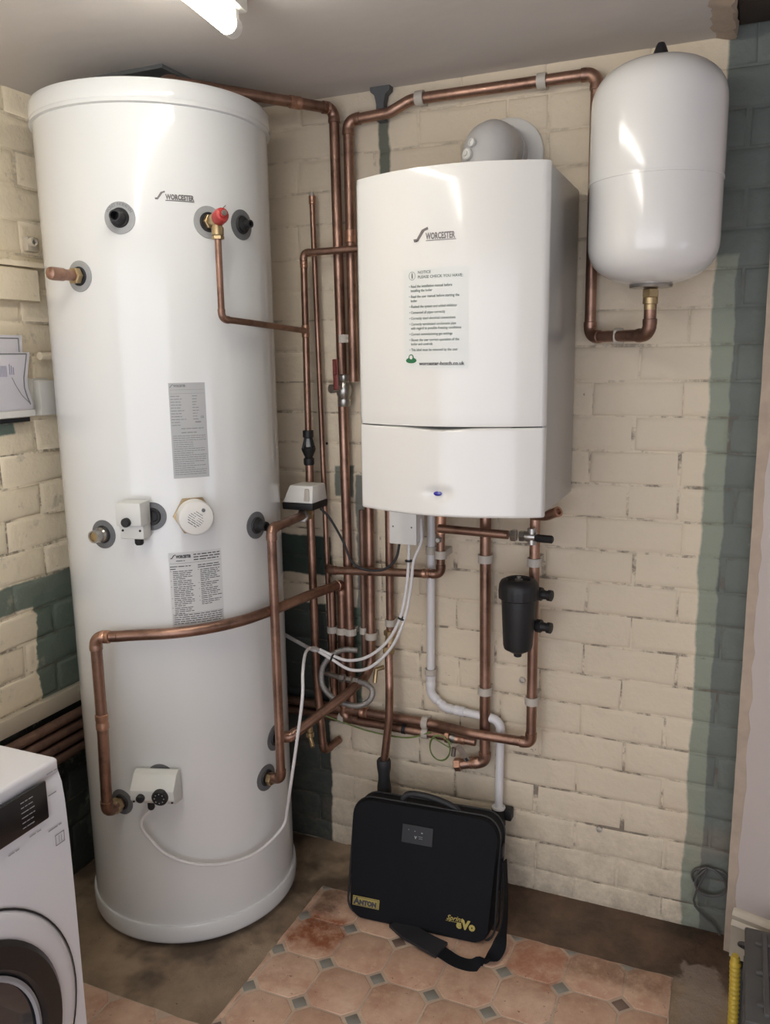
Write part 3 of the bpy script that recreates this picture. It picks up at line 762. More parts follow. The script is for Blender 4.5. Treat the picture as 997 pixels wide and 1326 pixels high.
b = B(); lathe(b, [(.008, 0), (.008, .03)], (-1.139, 2.09, 1.284), seg=12); obj('window', b, 'ring_grey', t)
b = B(); lathe(b, [(.014, 0), (.0155, .004), (.0155, .018), (.011, .022), (.019, .040), (.021, .048), (.014, .052)], (-1.139, 2.09, 1.235), seg=14); obj('lower_nut', b, 'black', t)
# zone valve
t = thing('zone_valve', 'white and black motorised valve head on a brass body beside the cylinder', 'valve', (-1.125, 2.03, 1.08))
vc = Vector((-1.121, 2.02, 1.0))
b = B(); box(b, (-1.125, 2.035, 1.100), (.030, .040, .030), .005, 2); lathe(b, [(.013, 0), (.013, .045)], (-1.125, 2.035, 1.09), seg=18); obj('valve_body', b, 'brass', t)
tube_pts = [(-1.125, 2.052, 1.100), (-1.138, 2.080, 1.098)]
b = B(); tube(b, tube_pts, .014, 14); obj('tee', b, 'solder', t)
hexnut(t, (-1.1185, 2.008, 1.100), (-.2, 1, 0), .018, .016, 'chrome', 'nut')
def frust(bm, c, s0, s1, h, sh=(0, 0), rz=0):
    R_ = Matrix.Rotation(rz, 3, 'Z')
    q = []
    for s, z, o_ in ((s0, 0, (0, 0)), (s1, h, sh)):
        q.append([Vector(c)+R_ @ Vector((a*s[0]/2+o_[0], d*s[1]/2+o_[1], 0))+Vector((0, 0, z)) for a, d in ((-1, -1), (1, -1), (1, 1), (-1, 1))])
    loft(bm, q); bmesh.ops.bevel(bm, geom=list(bm.edges), offset=.003, segments=2, profile=.5, affect='EDGES')
b = B(); frust(b, (-1.127, 2.038, 1.120), (.096, .092), (.098, .094), .020); obj('black_base', b, 'black', t)
b = B(); frust(b, (-1.127, 2.038, 1.140), (.094, .090), (.074, .074), .047, (.006, .006)); hd = obj('motor_cover', b, 'white_plastic', t)
b = B(); frust(b, (-1.098, 1.9945, 1.146), (.018, .006), (.014, .006), .034, (-.002, .006)); obj('lever_slot', b, 'clip_plastic', hd)
cable('black_cable', [(-1.085, 2.05, 1.118), (-1.062, 2.065, 1.085), (-1.028, 2.075, 1.02), (-.998, 2.065, .968), (-.958, 2.062, .948), (-.90, 2.062, .952), (-.862, 2.065, .985), (-.850, 2.070, 1.042)], .0036, 'rubber', 'black cable sagging from the zone valve to the junction box')
# P6 down to the cylinder
t = thing('coil_flow_pipe', 'bright copper pipe from the zone valve down to the lower right tapping', 'pipe', (-1.08, 1.78, .42))
e0 = Vector((-1.083, 1.777, .424))
pipe(t, [pRR+nRR*.004+Vector((0, 0, .004)), e0, (-1.083, 1.777, 1.112), (-1.115, 1.99, 1.104)], .0122, 'ee', bend=.018)
hexnut(t, pRR+nRR*.016, nRR, .018, .014, 'brass', 'nut')
# P5 loop round the cylinder
t = thing('coil_return_pipe', 'long copper pipe looping round the front of the cylinder to the wall', 'pipe', (-1.408, 1.478, .41))
pts = [pLL+nLL*.004, Vector((-1.419, 1.490, .411))]
b = B()
runp = [(-1.408, 1.478, .428), (-1.411, 1.479, .874)]
R5 = .318
pipe(t, [(-1.4215, 1.548, .412), (-1.420, 1.486, .412), (-1.409, 1.482, .412), (-1.409, 1.481, .640)][0:2]+[(-1.411, 1.484, .645)], .0138, 'e', bend=.02)
coupling(t, (-1.411, 1.484, .660), (0, 0, 1), .0138, .040)
top = [Vector((-1.411, 1.484, .66)), Vector((-1.411, 1.484, .878)), Vector((-1.372, 1.494, .879))]
pipe(t, [top[0], top[1], Vector((-1.36, 1.504, .880))], .0138, 'e', bend=.02)
sp = [Vector((-1.36, 1.504, .880))]+[cpt(a, R5, .882+.002*i) for i, a in enumerate((-72, -60, -48, -36, -24, -12))]+[Vector((-1.092, 1.84, .890)), Vector((-1.080, 1.95, .888)), Vector((-1.070, 2.08, .880))]
b = B(); tube(b, spline(sp, 6), .0138, 16); obj('tube', b, 'copper', t)
pipe(t, [Vector((-1.070, 2.08, .880)), Vector((-1.067, YP, .876)), Vector((-1.068, YP, .455)), Vector((-1.02, YP, .452))], .0138, 'ee', bend=.02)
hexnut(t, pLL+nLL*.022, nLL, .020, .020, 'brass', 'nut')
b = B(); lathe(b, [(.0175, .026), (.0175, .040), (.015, .046)], pLL, nLL, 18); obj('union', b, 'brass', t)
coupling(t, (-1.386, 1.492, .8795), (.95, .25, 0), .0138, .022)
# C: boiler to the mid right tapping
t = thing('boiler_return_pipe', 'copper pipe from under the boiler bending back to the cylinder side', 'pipe', (-.972, YP, .52))
pipe(t, [(-.972, YP, 1.19), (-.973, 2.132, .62), (-1.00, 2.04, .585), (-1.086, 1.842, .518), (-1.122, 1.829, .514)], .0138, 'bbe', bend=.016)
t = thing('drain_cock', 'small brass drain cock hanging below the pipe at the cylinder side', 'valve', (-1.05, 1.90, .50))
b = B(); lathe(b, [(.008, .0), (.008, -.016), (.011, -.017), (.011, -.030), (.006, -.032)], (-1.060, 1.902, .526), (0, 0, 1), 12); obj('valve_body', b, 'brass', t)
b = B(); tube(b, [(-1.060, 1.900, .502), (-1.040, 1.880, .478)], .006, 10); obj('spout', b, 'brass', t)
# D: gas / drain pipe
t = thing('copper_drop_pipe', 'bright copper pipe from the boiler running down into the black sleeve', 'pipe', (-.91, 2.1, .25))
pipe(t, [(-.910, YP, 1.19), (-.911, YP, .74), (-.902, 2.100, .69), (-.893, 2.082, .60), (-.896, 2.082, .50), (-.916, 2.088, .36), (-.918, 2.09, .25)], .0118, 'bbbbb')
hexnut(t, (-.9105, 2.13, .745), (0, 0, 1), .018, .016, 'brass', 'nut'); hexnut(t, (-.904, 2.105, .698), (0, .5, 1), .018, .016, 'brass', 'nut')
b = B(); lathe(b, [(.0155, 0), (.0155, .035)], (-.907, 2.118, .704), (0, .3, 1), 16); obj('compression_fitting', b, 'brass', t)
b = B(); tube(b, [(-.912, 2.085, .655), (-.928, 2.066, .652), (-.930, 2.060, .615)], .0065, 10); obj('drain_spigot', b, 'brass', t)
b = B(); lathe(b, [(.018, 0), (.021, .006), (.021, .030), (.0175, .052), (.0175, .070), (.021, .092), (.0215, .112), (.018, .118), (.0125, .118)], (-.918, 2.089, .248), (0, 0, 1), 20); sl = obj('black_sleeve', b, 'rubber', t)
# E
t = thing('bypass_pipe', 'short copper pipe crossing in front of the risers to a drop under the boiler', 'pipe', (-.75, 2.098, .93))
pipe(t, [(-.742, 2.10, 1.19), (-.742, 2.10, .944), (-1.085, 2.10, .925), (-1.106, 2.128, .924)], .0118, 'ee', bend=.017)
coupling(t, (-.785, 2.10, .942), (1, 0, .05), .0118, .02)
b = B(); lathe(b, [(.0155, 0), (.0155, .05), (.012, .054)], (-.742, 2.10, 1.06), (0, 0, 1), 16); obj('sleeve', b, 'solder', t)
b = B(); lathe(b, [(.008, 0), (.009, .010), (.006, .014)], (-.742, 2.088, 1.045), (0, -1, 0), 10); obj('vent_screw', b, 'chrome', t)
# F
t = thing('gas_pipe', 'wide straight copper pipe down the wall left of the black filter', 'pipe', (-.624, YP, .39))
pipe(t, [(-.626, YP, 1.19), (-.622, YP, .392), (-.705, YP-.01, .372)], .0152, 'e', bend=.02)
coupling(t, (-.655, 2.131, .384), (1, 0, .2), .0152, .02); hexnut(t, (-.700, YP-.01, .373), (1, .1, .2), .019, .02, 'solder', 'nut')
# G + H1
t = thing('heating_flow_pipe', 'long copper pipe running low along the wall and up to the black filter', 'pipe', (-.49, 2.1, .49))
pipe(t, [(-1.28, YP, .482), (-.76, YP, .480), (-.66, 2.102, .488), (-.482, 2.102, .489), (-.484, 2.112, 1.19)], .0138, 'bbe', bend=.017)
coupling(t, (-1.0, YP, .4805), (1, 0, 0), .0138, .026)
t = thing('heating_return_pipe', 'lower copper pipe along the wall beneath the long one, joining the wide pipe', 'pipe', (-.9, YP, .45))
pipe(t, [(-1.28, YP, .450), (-.650, YP, .448)], .0128)
coupling(t, (-.87, YP, .449), (1, 0, 0), .0128, .012, 'black', 'band'); coupling(t, (-.70, YP, .448), (1, 0, 0), .0128, .04); hexnut(t, (-.735, YP, .448), (1, 0, 0), .017, .014, 'solder')
# low stub pipes behind the loom
for x, lab in ((-1.100, 'short copper riser at the left end of the clip row'),):
    t = thing('copper_riser', lab, 'pipe', (x, YP, .5)); pipe(t, [(x, YP, .86), (x, YP, .48)], .0118)
t = thing('grey_conduit', 'thin dull grey conduit on the wall between the copper risers', 'conduit', (-1.003, YP, .5))
b = B(); tube(b, [(-1.003, 2.150, .56), (-1.003, 2.150, 1.10)], .0085, 10); obj('tube', b, 'copper_dull', t)
# isolation valve above the filter
t = thing('filling_valve_pipe', 'horizontal copper pipe with a black handled tap under the boiler', 'pipe', (-.6, 2.07, 1.07))
pipe(t, [(-.742, 2.085, 1.076), (-.545, 2.07, 1.075)], .0118)
hexnut(t, (-.530, 2.07, 1.075), (1, 0, 0), .0165, .016, 'chrome'); hexnut(t, (-.508, 2.07, 1.075), (1, 0, 0), .0145, .014, 'chrome')
b = B(); lathe(b, [(.013, 0), (.015, .012), (.013, .03)], (-.500, 2.07, 1.075), (1, 0, 0), 14); lathe(b, [(.012, -.02), (.012, .022)], (-.482, 2.07, 1.075), (0, 0, 1), 12); obj('tap_body', b, 'chrome', t)
b = B(); lathe(b, [(.007, 0), (.0105, .006), (.0105, .045), (.007, .048)], (-.472, 2.06, 1.074), (1, -.1, 0), 8); obj('tap_handle', b, 'black', t)
t = thing('copper_stub', 'short copper elbow poking out at the lower right of the boiler', 'pipe', (-.44, 2.08, 1.12))
pipe(t, [(-.49, 2.10, 1.125), (-.450, 2.085, 1.128), (-.418, 2.06, 1.145)], .0125, 'b'); b = B(); lathe(b, [(.0125, 0), (.0135, .004), (.0135, .010), (.008, .011), (.007, .004)], (-.420, 2.062, 1.143), (.7, -.5, .4), 14, cap=False); obj('open_end', b, 'solder', t)
# ball valve
t = thing('ball_valve', 'nickel ball valve with a dark red lever left of the boiler', 'valve', (-1.04, YP, 1.41))
b = B(); lathe(b, [(.0165, -.004), (.019, .0), (.019, .016), (.016, .019), (.021, .030), (.0225, .042), (.021, .054), (.016, .064), (.019, .068), (.019, .083), (.016, .086)], (-1.040, 2.128, 1.405), (0, 0, 1), 12); obj('valve_body', b, 'chrome', t)
b = B(); lathe(b, [(.011, 0), (.011, .022), (.013, .024), (.013, .034), (.004, .036)], (-1.046, 2.115, 1.452), (-.45, -1, 0), 12); obj('stem_nut', b, 'chrome', t)
b = B(); box(b, (0, 0, .036), (.016, .005, .084), .002, 2); box(b, (0, -.004, .055), (.011, .006, .040), .002, 1); bmesh.ops.rotate(b, verts=b.verts, cent=(0, 0, 0), matrix=Matrix.Rotation(math.radians(-1), 3, 'Y')); bmesh.ops.translate(b, verts=b.verts, vec=(-1.040, 2.078, 1.455)); obj('lever', b, 'red_dark', t)
# left wall pipes
for k, (z, lab) in enumerate(((.518, 'topmost'), (.483, 'second from top'), (.448, 'third from top'), (.413, 'lowest'))):
    t = thing('wall_pipe', f'brown copper pipe on the left wall below the white ledge, {lab} of four', 'pipe', (-1.755, 1.3, z))
    pipe(t, [(-1.752, .40, z), (-1.752, 2.132, z), (-1.29, 2.132, z)], .0145, 'e', 'copper_dull', bend=.02, fit='copper_dull')

# ------------------------------------------------------------ flexible filling loop, cables, earth wire
t = thing('filling_loop', 'silver braided filling hose looped between fittings behind the cables', 'hose', (-1.03, 2.07, .56))
b = B(); tube(b, spline([(-1.000, 2.098, .690), (-1.045, 2.09, .688), (-1.080, 2.075, .668), (-1.103, 2.065, .628), (-1.096, 2.055, .580), (-1.050, 2.045, .550), (-.985, 2.040, .543), (-.945, 2.045, .560), (-.935, 2.055, .588), (-.955, 2.065, .602), (-.985, 2.07, .606)], 8), .0085, 14); obj('braided_hose', b, 'braid', t)
for i, x in enumerate((-.995, -1.018, -1.040)): hexnut(t, (x, 2.072, .606+.001*i), (1, 0, 0), .0125 if i != 1 else .010, .016, 'chrome', 'nut')
b = B(); tube(b, [(-1.045, 2.072, .608), (-1.10, 2.085, .610)], .008, 12); obj('tail', b, 'chrome', t)
cable('white_cable', [(-.825, 2.072, 1.045), (-.822, 2.062, .985), (-.826, 2.055, .915), (-.842, 2.045, .825), (-.880, 2.040, .752), (-.94, 2.035, .700), (-1.0, 2.03, .683), (-1.045, 2.025, .693), (-1.085, 2.02, .708)], .0046, 'cable', 'white cable arcing left from the junction box, inner of two')
cable('white_cable', [(-.795, 2.085, 1.10), (-.788, 2.07, 1.04), (-.806, 2.058, .985), (-.814, 2.055, .91), (-.830, 2.045, .82), (-.868, 2.038, .735), (-.93, 2.03, .672), (-.99, 2.025, .658), (-1.045, 2.02, .683), (-1.085, 2.014, .704)], .0046, 'cable', 'white cable arcing left from the boiler underside, outer of two')
cable('white_cable', [(-1.088, 2.02, .706), (-1.11, 2.03, .700), (-1.17, 2.08, .690), (-1.26, 2.12, .700)], .006, 'cable', 'thick white cable tail leading behind the cylinder')
for lab, p_, d_ in (('small black cable tie round the white cables near the junction box', (-.820, 2.058, .985), (0, 0, 1)), ('small black cable tie halfway down the white cables', (-.838, 2.046, .822), (.3, 0, 1)), ('small black cable tie round the white cables beside the silver hose', (-1.045, 2.022, .688), (1, 0, -.3))):
    b = B(); lathe(b, [(.0095, -.002), (.0108, -.002), (.0108, .002), (.0095, .002)], p_, d_, 14); tag(obj('cable_tie', b, 'black'), lab, 'cable tie')
t = thing('earth_clamp', 'metal earth clamp on the lower copper pipe with a hanging tag', 'clamp', (-.70, 2.10, .42))
b = B(); lathe(b, [(.0145, -.008), (.0158, -.008), (.0158, .008), (.0145, .008)], (-.716, YP, .448), (1, 0, 0), 18); obj('strap', b, 'chrome', t)
b = B(); box(b, (0, 0, 0), (.018, .003, .052), .001, 1); bmesh.ops.rotate(b, verts=b.verts, matrix=Matrix.Rotation(math.radians(-38), 3, 'Y')); bmesh.ops.translate(b, verts=b.verts, vec=(-.676, 2.098, .425)); obj('tag_plate', b, 'chrome', t)
b = B(); box(b, (0, 0, 0), (.008, .002, .010), 0); bmesh.ops.rotate(b, verts=b.verts, matrix=Matrix.Rotation(math.radians(-38), 3, 'Y')); bmesh.ops.translate(b, verts=b.verts, vec=(-.664, 2.0963, .4085)); obj('tag_slot', b, 'black', t)
b = B(); lathe(b, [(.007, 0), (.007, .024), (.004, .026)], (-.705, 2.098, .412), (.1, 0, 1), 10); obj('clamp_screw', b, 'chrome', t)
w_ = []
for i in range(34):
    a = 2*PI*i/15+1.0; rr = .036+.003*math.sin(i*.9)
    w_.append(Vector((-.750+rr*math.cos(a)*.92, 2.112-.004*math.sin(i*.5), .421+rr*math.sin(a)*1.05)))
cable('earth_wire', [(-.71, 2.10, .445), (-.722, 2.10, .455)]+w_+[(-.715, 2.105, .43), (-.706, 2.10, .437)], .0019, 'gland_green', 'thin green and yellow earth wire coiled by the metal clamp', 'wire', n_=3, seg=6)
cable('earth_wire', [(-.78, 2.118, .462), (-.86, 2.125, .428), (-.98, 2.13, .425), (-1.07, 2.12, .445), (-1.12, 2.11, .46)], .0025, 'gland_green', 'dull green earth wire drooping just under the lower wall pipe', 'wire', seg=6)

pts = []
for i in range(30):
    a = math.radians(200-28*i); rr = .044+.004*math.sin(i*1.3)
    pts.append(Vector((-.006+rr*math.cos(a)*(1.0 if i < 13 else .82), 2.158-.0006*i, .158+rr*math.sin(a)*.9)))
cable('grey_cable', pts+[(-.045, 2.145, .10), (-.02, 2.148, .06), (.01, 2.15, .035), (.025, 2.15, .010)], .0032, 'crate', 'dusty grey cable coiled low against the green painted brick by the right wall', n_=3, seg=6)
t = thing('ceiling_bracket', 'small dark flared bracket under the ceiling above the boiler, on the painted streak', 'bracket', (-.92, 2.15, 2.15))
b = B(); loft(b, [[Vector((-.922+a*w_, 2.150+c*.012, z)) for a, c in ((-1, -1), (1, -1), (1, 1), (-1, 1))] for z, w_ in ((2.148, .0105), (2.19, .0105), (2.212, .016), (2.221, .027), (2.2325, .028))]); obj('bracket_plate', b, 'hatch', t, smooth=False)

# ------------------------------------------------------------ condensate pipe
t = thing('condensate_pipe', 'white plastic waste pipe from the boiler stepping right and down', 'waste pipe', (-.58, YP, .2))
pipe(t, [(-.783, 2.140, 1.19), (-.788, 2.140, .570), (-.742, 2.140, .535), (-.578, 2.140, .524), (-.581, 2.140, .235)], .0118, 'eee', 'pvc', bend=.030, names=('tube', 'elbow'), fit='pvc')
coupling(t, (-.7875, 2.14, .612), (0, 0, 1), .0125, .035, 'pvc'); coupling(t, (-.70, 2.14, .5325), (1, 0, -.06), .0125, .03, 'pvc')
b = B(); lathe(b, [(.0135, 0), (.0195, .0), (.0195, .006), (.0135, .006)], (-.581, 2.14, .252), (0, 0, 1), 20); obj('white_collar', b, 'pvc', t)
b = B(); lathe(b, [(.012, 0), (.0205, 0), (.0205, .05), (.012, .05)], (-.581, 2.14, .203), (0, 0, 1), 20); box(b, (-.556, 2.148, .238), (.028, .03, .034), .004, 2); obj('black_socket', b, 'black', t)
# the pipe goes on down behind the bag to the floor
b = B(); tube(b, [(-.581, 2.14, .203), (-.581, 2.14, .0)], .0155, 14); obj('drain_tail', b, 'black', t)

# ------------------------------------------------------------ clips
clip('white pipe clip on the two risers level with the boiler sticker', (-1.040, YP, 1.589), r=.0150)
clip('white clip on the pipe above the boiler, left end', (-.808, YP, 2.1872), along='x', r=.0142)
clip('white clip on the pipe above the boiler, right end', (-.493, YP, 2.1862), along='x', r=.0142)
clip('white clip on the copper pipe under the expansion vessel', (-.283, 2.077, 1.577), along='x', r=.0142)
for k, (x, z, r, y) in enumerate(((-1.101, .732, .0125, YP), (-1.068, .732, .0142, YP), (-1.040, .732, .0142, YP), (-1.003, .735, .010, 2.150), (-.9725, .727, .0142, YP))):
    clip(f'white clip in the low row of clips, {("first", "second", "third", "fourth", "fifth")[k]} from the left', (x, y, z), r=r, wide=.020)
clip('white clip at the right end of the low row, on the dropping pipe', (-.910, YP, .775), r=.0122, wide=.02)
clip('white clip on the waste pipe just under the boiler', (-.784, 2.14, 1.000), r=.0122)
clip('white clip on the short copper drop beside the waste pipe', (-.742, 2.10, 1.000), r=.0125)
clip('white clip high on the wide straight copper pipe', (-.6252, YP, .990), r=.0157)
clip('white clip low on the wide straight copper pipe', (-.6232, YP, .608), r=.0157)
clip('white clip on the filter pipe just above the black filter', (-.484, 2.110, .998), r=.0142)
clip('white clip on the filter pipe below the black filter', (-.4825, 2.1045, .612), r=.0142)
clip('white clip on the long low pipe, upper of the joined pair', (-.803, YP, .4805), along='x', r=.0142, wide=.018)
clip('white clip on the lower wall pipe, lower of the joined pair', (-.803, YP, .4488), along='x', r=.0132, wide=.018)
clip('grey clip on the low wall pipes beside the leaning pipe', (-1.075, YP, .4505), along='x', r=.0134, wide=.018)
clip('white clip at the foot of the white waste pipe step', (-.7878, 2.14, .640), r=.0135, wide=.016)

# ============================================================ BOILER
BX0, BX1, BY0, BZ0, BZ1 = -.841, -.397, 1.80, 1.178, 1.932
bo = thing('wall_boiler', 'white wall mounted boiler with a curved front panel', 'boiler', ((BX0+BX1)/2, 1.98, BZ0))
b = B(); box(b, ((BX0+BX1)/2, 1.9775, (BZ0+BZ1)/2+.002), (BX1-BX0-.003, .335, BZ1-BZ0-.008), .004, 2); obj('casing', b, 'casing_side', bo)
b = B(); box(b, ((BX0+BX1)/2, 2.155, (BZ0+BZ1)/2), (.34, .02, .70)); obj('mounting_frame', b, 'ring_dark', bo)
LX, LZ = -.624, 1.230
def front_y(x, z, dish=False):
    u = (x-BX0)/(BX1-BX0); y = BY0+.004-.062*(1-(2*u-1)**2)
    y += .006*((z-BZ0)/(BZ1-BZ0)-.5)*0
    if dish:
        e = ((x-LX)/.034)**2+((z-LZ)/.016)**2; y += .0075*math.exp(-e*1.3)
    return y
def panel(name, z0, z1, dish=False, dip=0, nx=64, nz=30, round_top=0, round_bot=0):
    b = B(); rows = []
    zs = [z0+(z1-z0)*j/nz for j in range(nz+1)]
    for z in zs:
        row = []
        for i in range(nx+1):
            x = BX0+(BX1-BX0)*i/nx
            zz = z
            if dip and z > z1-.02: zz = z-dip*math.exp(-((x-LX)/.062)**2)*((z-(z1-.02))/.02)
            e = min(x-BX0, BX1-x); rd = .004-min(e, .004); k = rd*rd/.004
            ez = min(z-z0, z1-z); k += (.003-min(ez, .003))**2/.003
            row.append(Vector((x, front_y(x, z, dish)+k, zz)))
        rows.append(row)
    back = [[Vector((p_.x, BY0+.026, p_.z)) for p_ in r] for r in (rows[0], rows[-1])]
    vs = [[b.verts.new(p_) for p_ in r] for r in [back[0]]+rows+[back[1]]]
    for a, c in zip(vs, vs[1:]):
        for i in range(nx): b.faces.new((a[i], a[i+1], c[i+1], c[i]))
    b.faces.new([r[0] for r in vs]); b.faces.new([r[-1] for r in vs][::-1])
    return obj(name, b, 'white_boiler', bo, angle=50)
up_ = panel('front_panel', 1.3815, BZ1, nz=34)
lw_ = panel('lower_flap', BZ0, 1.3785, dish=True, dip=.0055, nz=60, nx=110)
b = B(); box(b, ((BX0+BX1)/2, BY0+.016, 1.380), (BX1-BX0-.012, .018, .010)); obj('panel_gap', b, 'ring_dark', bo)
def bf(u, v, h): return Vector((u, front_y(u, v)-h, v))
b = B(); lathe(b, [(.0098, 0), (.0098, .004), (.006, .0055), (.001, .0058)], (LX, front_y(LX, LZ, True)-.0002, LZ), (0, -1, 0), 24)
bmesh.ops.scale(b, verts=b.verts, vec=(1, 1, .52), space=Matrix.Translation((-LX, 0, -LZ))); obj('control_lens', b, 'blue', lw_, 'blue oval light')
b = B(); swoosh(b, -.678, 1.7820, .0245, bf); text(b, 'WORCESTER', -.648, 1.7825, .0185, bf, .0007, .0010, width=.066); bar(b, -.648, -.580, 1.779, 1.7805, bf, .001, 3)
obj('brand_badge', b, 'badge', up_)
b = B(); bar(b, -.704, -.553, 1.508, 1.724, bf, .0004, 10); stk = obj('notice_sticker', b, 'sticker', up_, 'clear notice sticker with dark print')
b = B(); ux = -.690
text(b, 'NOTICE', ux+.022, 1.7125, .0085, bf, .0001, .0009); text(b, 'PLEASE CHECK YOU HAVE:', ux+.022, 1.7025, .0085, bf, .0001, .0009)
[bar(b, 0, 1, 0, 1, (lambda k: lambda u, v, h: bf(ux+.008+(.0072+.0008*v)*math.cos(2*PI*(k+u)/20), 1.7085+(.0082+.0008*v)*math.sin(2*PI*(k+u)/20), .0009))(k)) for k in range(20)]
text(b, 'i', ux+.008, 1.7035, .016, bf, .0006, .0009, 'c')
z = 1.6835
for ln in ('Read the installation manual before', '|installing the boiler', 'Read the user manual before starting the', '|boiler', 'Flushed the system and added inhibitor', 'Connected all pipes correctly', 'Correctly sized electrical connections', 'Correctly terminated condensate pipe', '|with regard to possible freezing conditions', 'Correct commissioning gas settings', 'Shown the user correct operation of the', '|boiler and controls', 'This label must be removed by the user'):
    if ln[0] == '|': z += .0035; text(b, ln[1:], ux+.004, z, .0082, bf, .0001, .0009, sx=.83)
    else: text(b, '• '+ln, ux, z, .0082, bf, .0001, .0009, sx=.83)
    z -= .0125
obj('notice_print', b, 'ink_green', stk)
b = B(); text(b, 'worcester-bosch.co.uk', ux+.024, 1.5165, .0112, bf, .00035, .0009); obj('web_address', b, 'ink', stk)
b = B()
vs = [b.verts.new(bf(-.686+.0135*math.cos(2*PI*i/24), 1.527+.0062*math.sin(2*PI*i/24), .0009)) for i in range(24)]; b.faces.new(vs)
vs = [b.verts.new(bf(-.686+.0068*math.cos(2*PI*i/24), 1.533+.0076*math.sin(2*PI*i/24), .0010)) for i in range(24)]; b.faces.new(vs); lg = obj('green_emblem', b, 'green', stk)
b = B(); vs = [b.verts.new(bf(-.686+.0040*math.cos(2*PI*i/16), 1.534+.0045*math.sin(2*PI*i/16), .0014)) for i in range(16)]; b.faces.new(vs); obj('emblem_centre', b, 'sticker', stk)
# flue
t = thing('flue_elbow', 'white domed flue elbow rising from the boiler into a round wall plate', 'flue', (-.60, 2.02, BZ1))
FX, FY = -.592, 2.02
b = B(); path = [(FX, FY, BZ1), (FX, FY, 1.975)]+[(FX, FY+.055*(1-math.cos(a)), 1.975+.055*math.sin(a)) for a in [math.radians(x) for x in (15, 30, 45, 60, 75, 90)]]+[(FX, W-.01, 2.03)]
tube(b, path, [.062, .0625, .0635, .0645, .065, .065, .064, .063, .062], 32); obj('elbow', b, 'flue_plastic', t)
b = B(); lathe(b, [(.063, 0), (.067, .0), (.067, .012), (.063, .012)], (FX, W-.062, 2.03), (0, 1, 0), 32); obj('collar', b, 'flue_plastic', t)
b = B(); lathe(b, [(.090, 0), (.090, .006), (.086, .009), (.062, .010)], (FX+.01, W-.004, 2.03), (0, -1, 0), 48); obj('wall_plate', b, 'white_plastic', t)
pd = Vector((-.42, -.90, .1)).normalized(); pc = Vector((FX, FY, 1.998))+pd*.062
b = B(); lathe(b, [(.0135, -.004), (.0135, .004), (.011, .006), (.006, .006), (.005, .009), (.001, .009)], pc+Vector((-.008, 0, -.006)), pd, 20); lathe(b, [(.0095, -.004), (.0095, .003), (.006, .004), (.005, .0)], pc+Vector((.002, 0, .019)), pd, 18); obj('test_ports', b, 'white_plastic', t)

# junction box
t = thing('junction_box', 'white square junction box under the boiler with two screws', 'junction box', (-.836, 2.10, 1.04))
b = B(); box(b, (-.832, 2.083, 1.112), (.078, .058, .150), .003, 2); obj('base', b, 'white_plastic', t)
b = B(); box(b, (-.832, 2.050, 1.110), (.080, .012, .154), .003, 2); obj('cover', b, 'white_plastic', t)
for x in (-.860, -.806):
    b = B(); lathe(b, [(.0025, 0), (.002, .001)], (x, 2.0438, 1.082), (0, -1, 0), 8); obj('screw', b, 'ring_dark', t)

# ============================================================ EXPANSION VESSEL
VX, VY, VR = -.2065, 2.0, .1405
t = thing('expansion_vessel', 'white cylindrical expansion vessel high on the wall right of the boiler', 'expansion vessel', (VX, VY, 1.67))
def dome(z0, s, R, H, n_=12, p_=2.4):
    q = []
    for i in range(n_+1):
        a = PI/2*i/n_; q.append((R*max(math.cos(a), 0)**(2/p_), z0+s*H*math.sin(a)**(2/p_)))
    return q
prof = dome(1.780, -1, VR, .095)[::-1]+[(VR, 1.86), (VR, 1.9025)]
b = B(); lathe(b, prof, (VX, VY, 0), seg=72); obj('lower_shell', b, 'white_vessel', t, angle=60)
b = B(); lathe(b, [(VR, 1.905), (VR+.001, 1.92)]+[(r+.001 if r > .01 else r, z) for r, z in dome(2.055, 1, VR, .098)], (VX, VY, 0), seg=72); obj('upper_shell', b, 'white_vessel', t, angle=60)
b = B(); lathe(b, [(VR-.002, 1.900), (VR+.0018, 1.901), (VR+.0018, 1.906), (VR-.002, 1.907)], (VX, VY, 0), seg=72); obj('seam', b, 'white_vessel', t)
b = B(); lathe(b, [(.0185, 2.148), (.018, 2.160), (.0095, 2.182), (.007, 2.186), (.001, 2.187)], (VX, VY, 0), seg=18); obj('valve_cap', b, 'black', t)
b = B(); lathe(b, [(.030, 1.690), (.046, 1.688), (.0475, 1.684), (.046, 1.680), (.012, 1.679)], (VX, VY, 0), seg=36); obj('flange', b, 'chrome', t)
hexnut(t, (VX, VY, 1.668), (0, 0, 1), .0185, .020, 'brass'); b = B(); lathe(b, [(.0135, 0), (.0135, .012), (.0165, .013), (.0165, .026), (.013, .03)], (VX, VY, 1.632), (0, 0, 1), 18); obj('connector', b, 'brass', t)
b = B(); box(b, (VX, 2.156, 1.905), (.06, .03, .05), .003, 1); obj('wall_bracket', b, 'chrome', t)

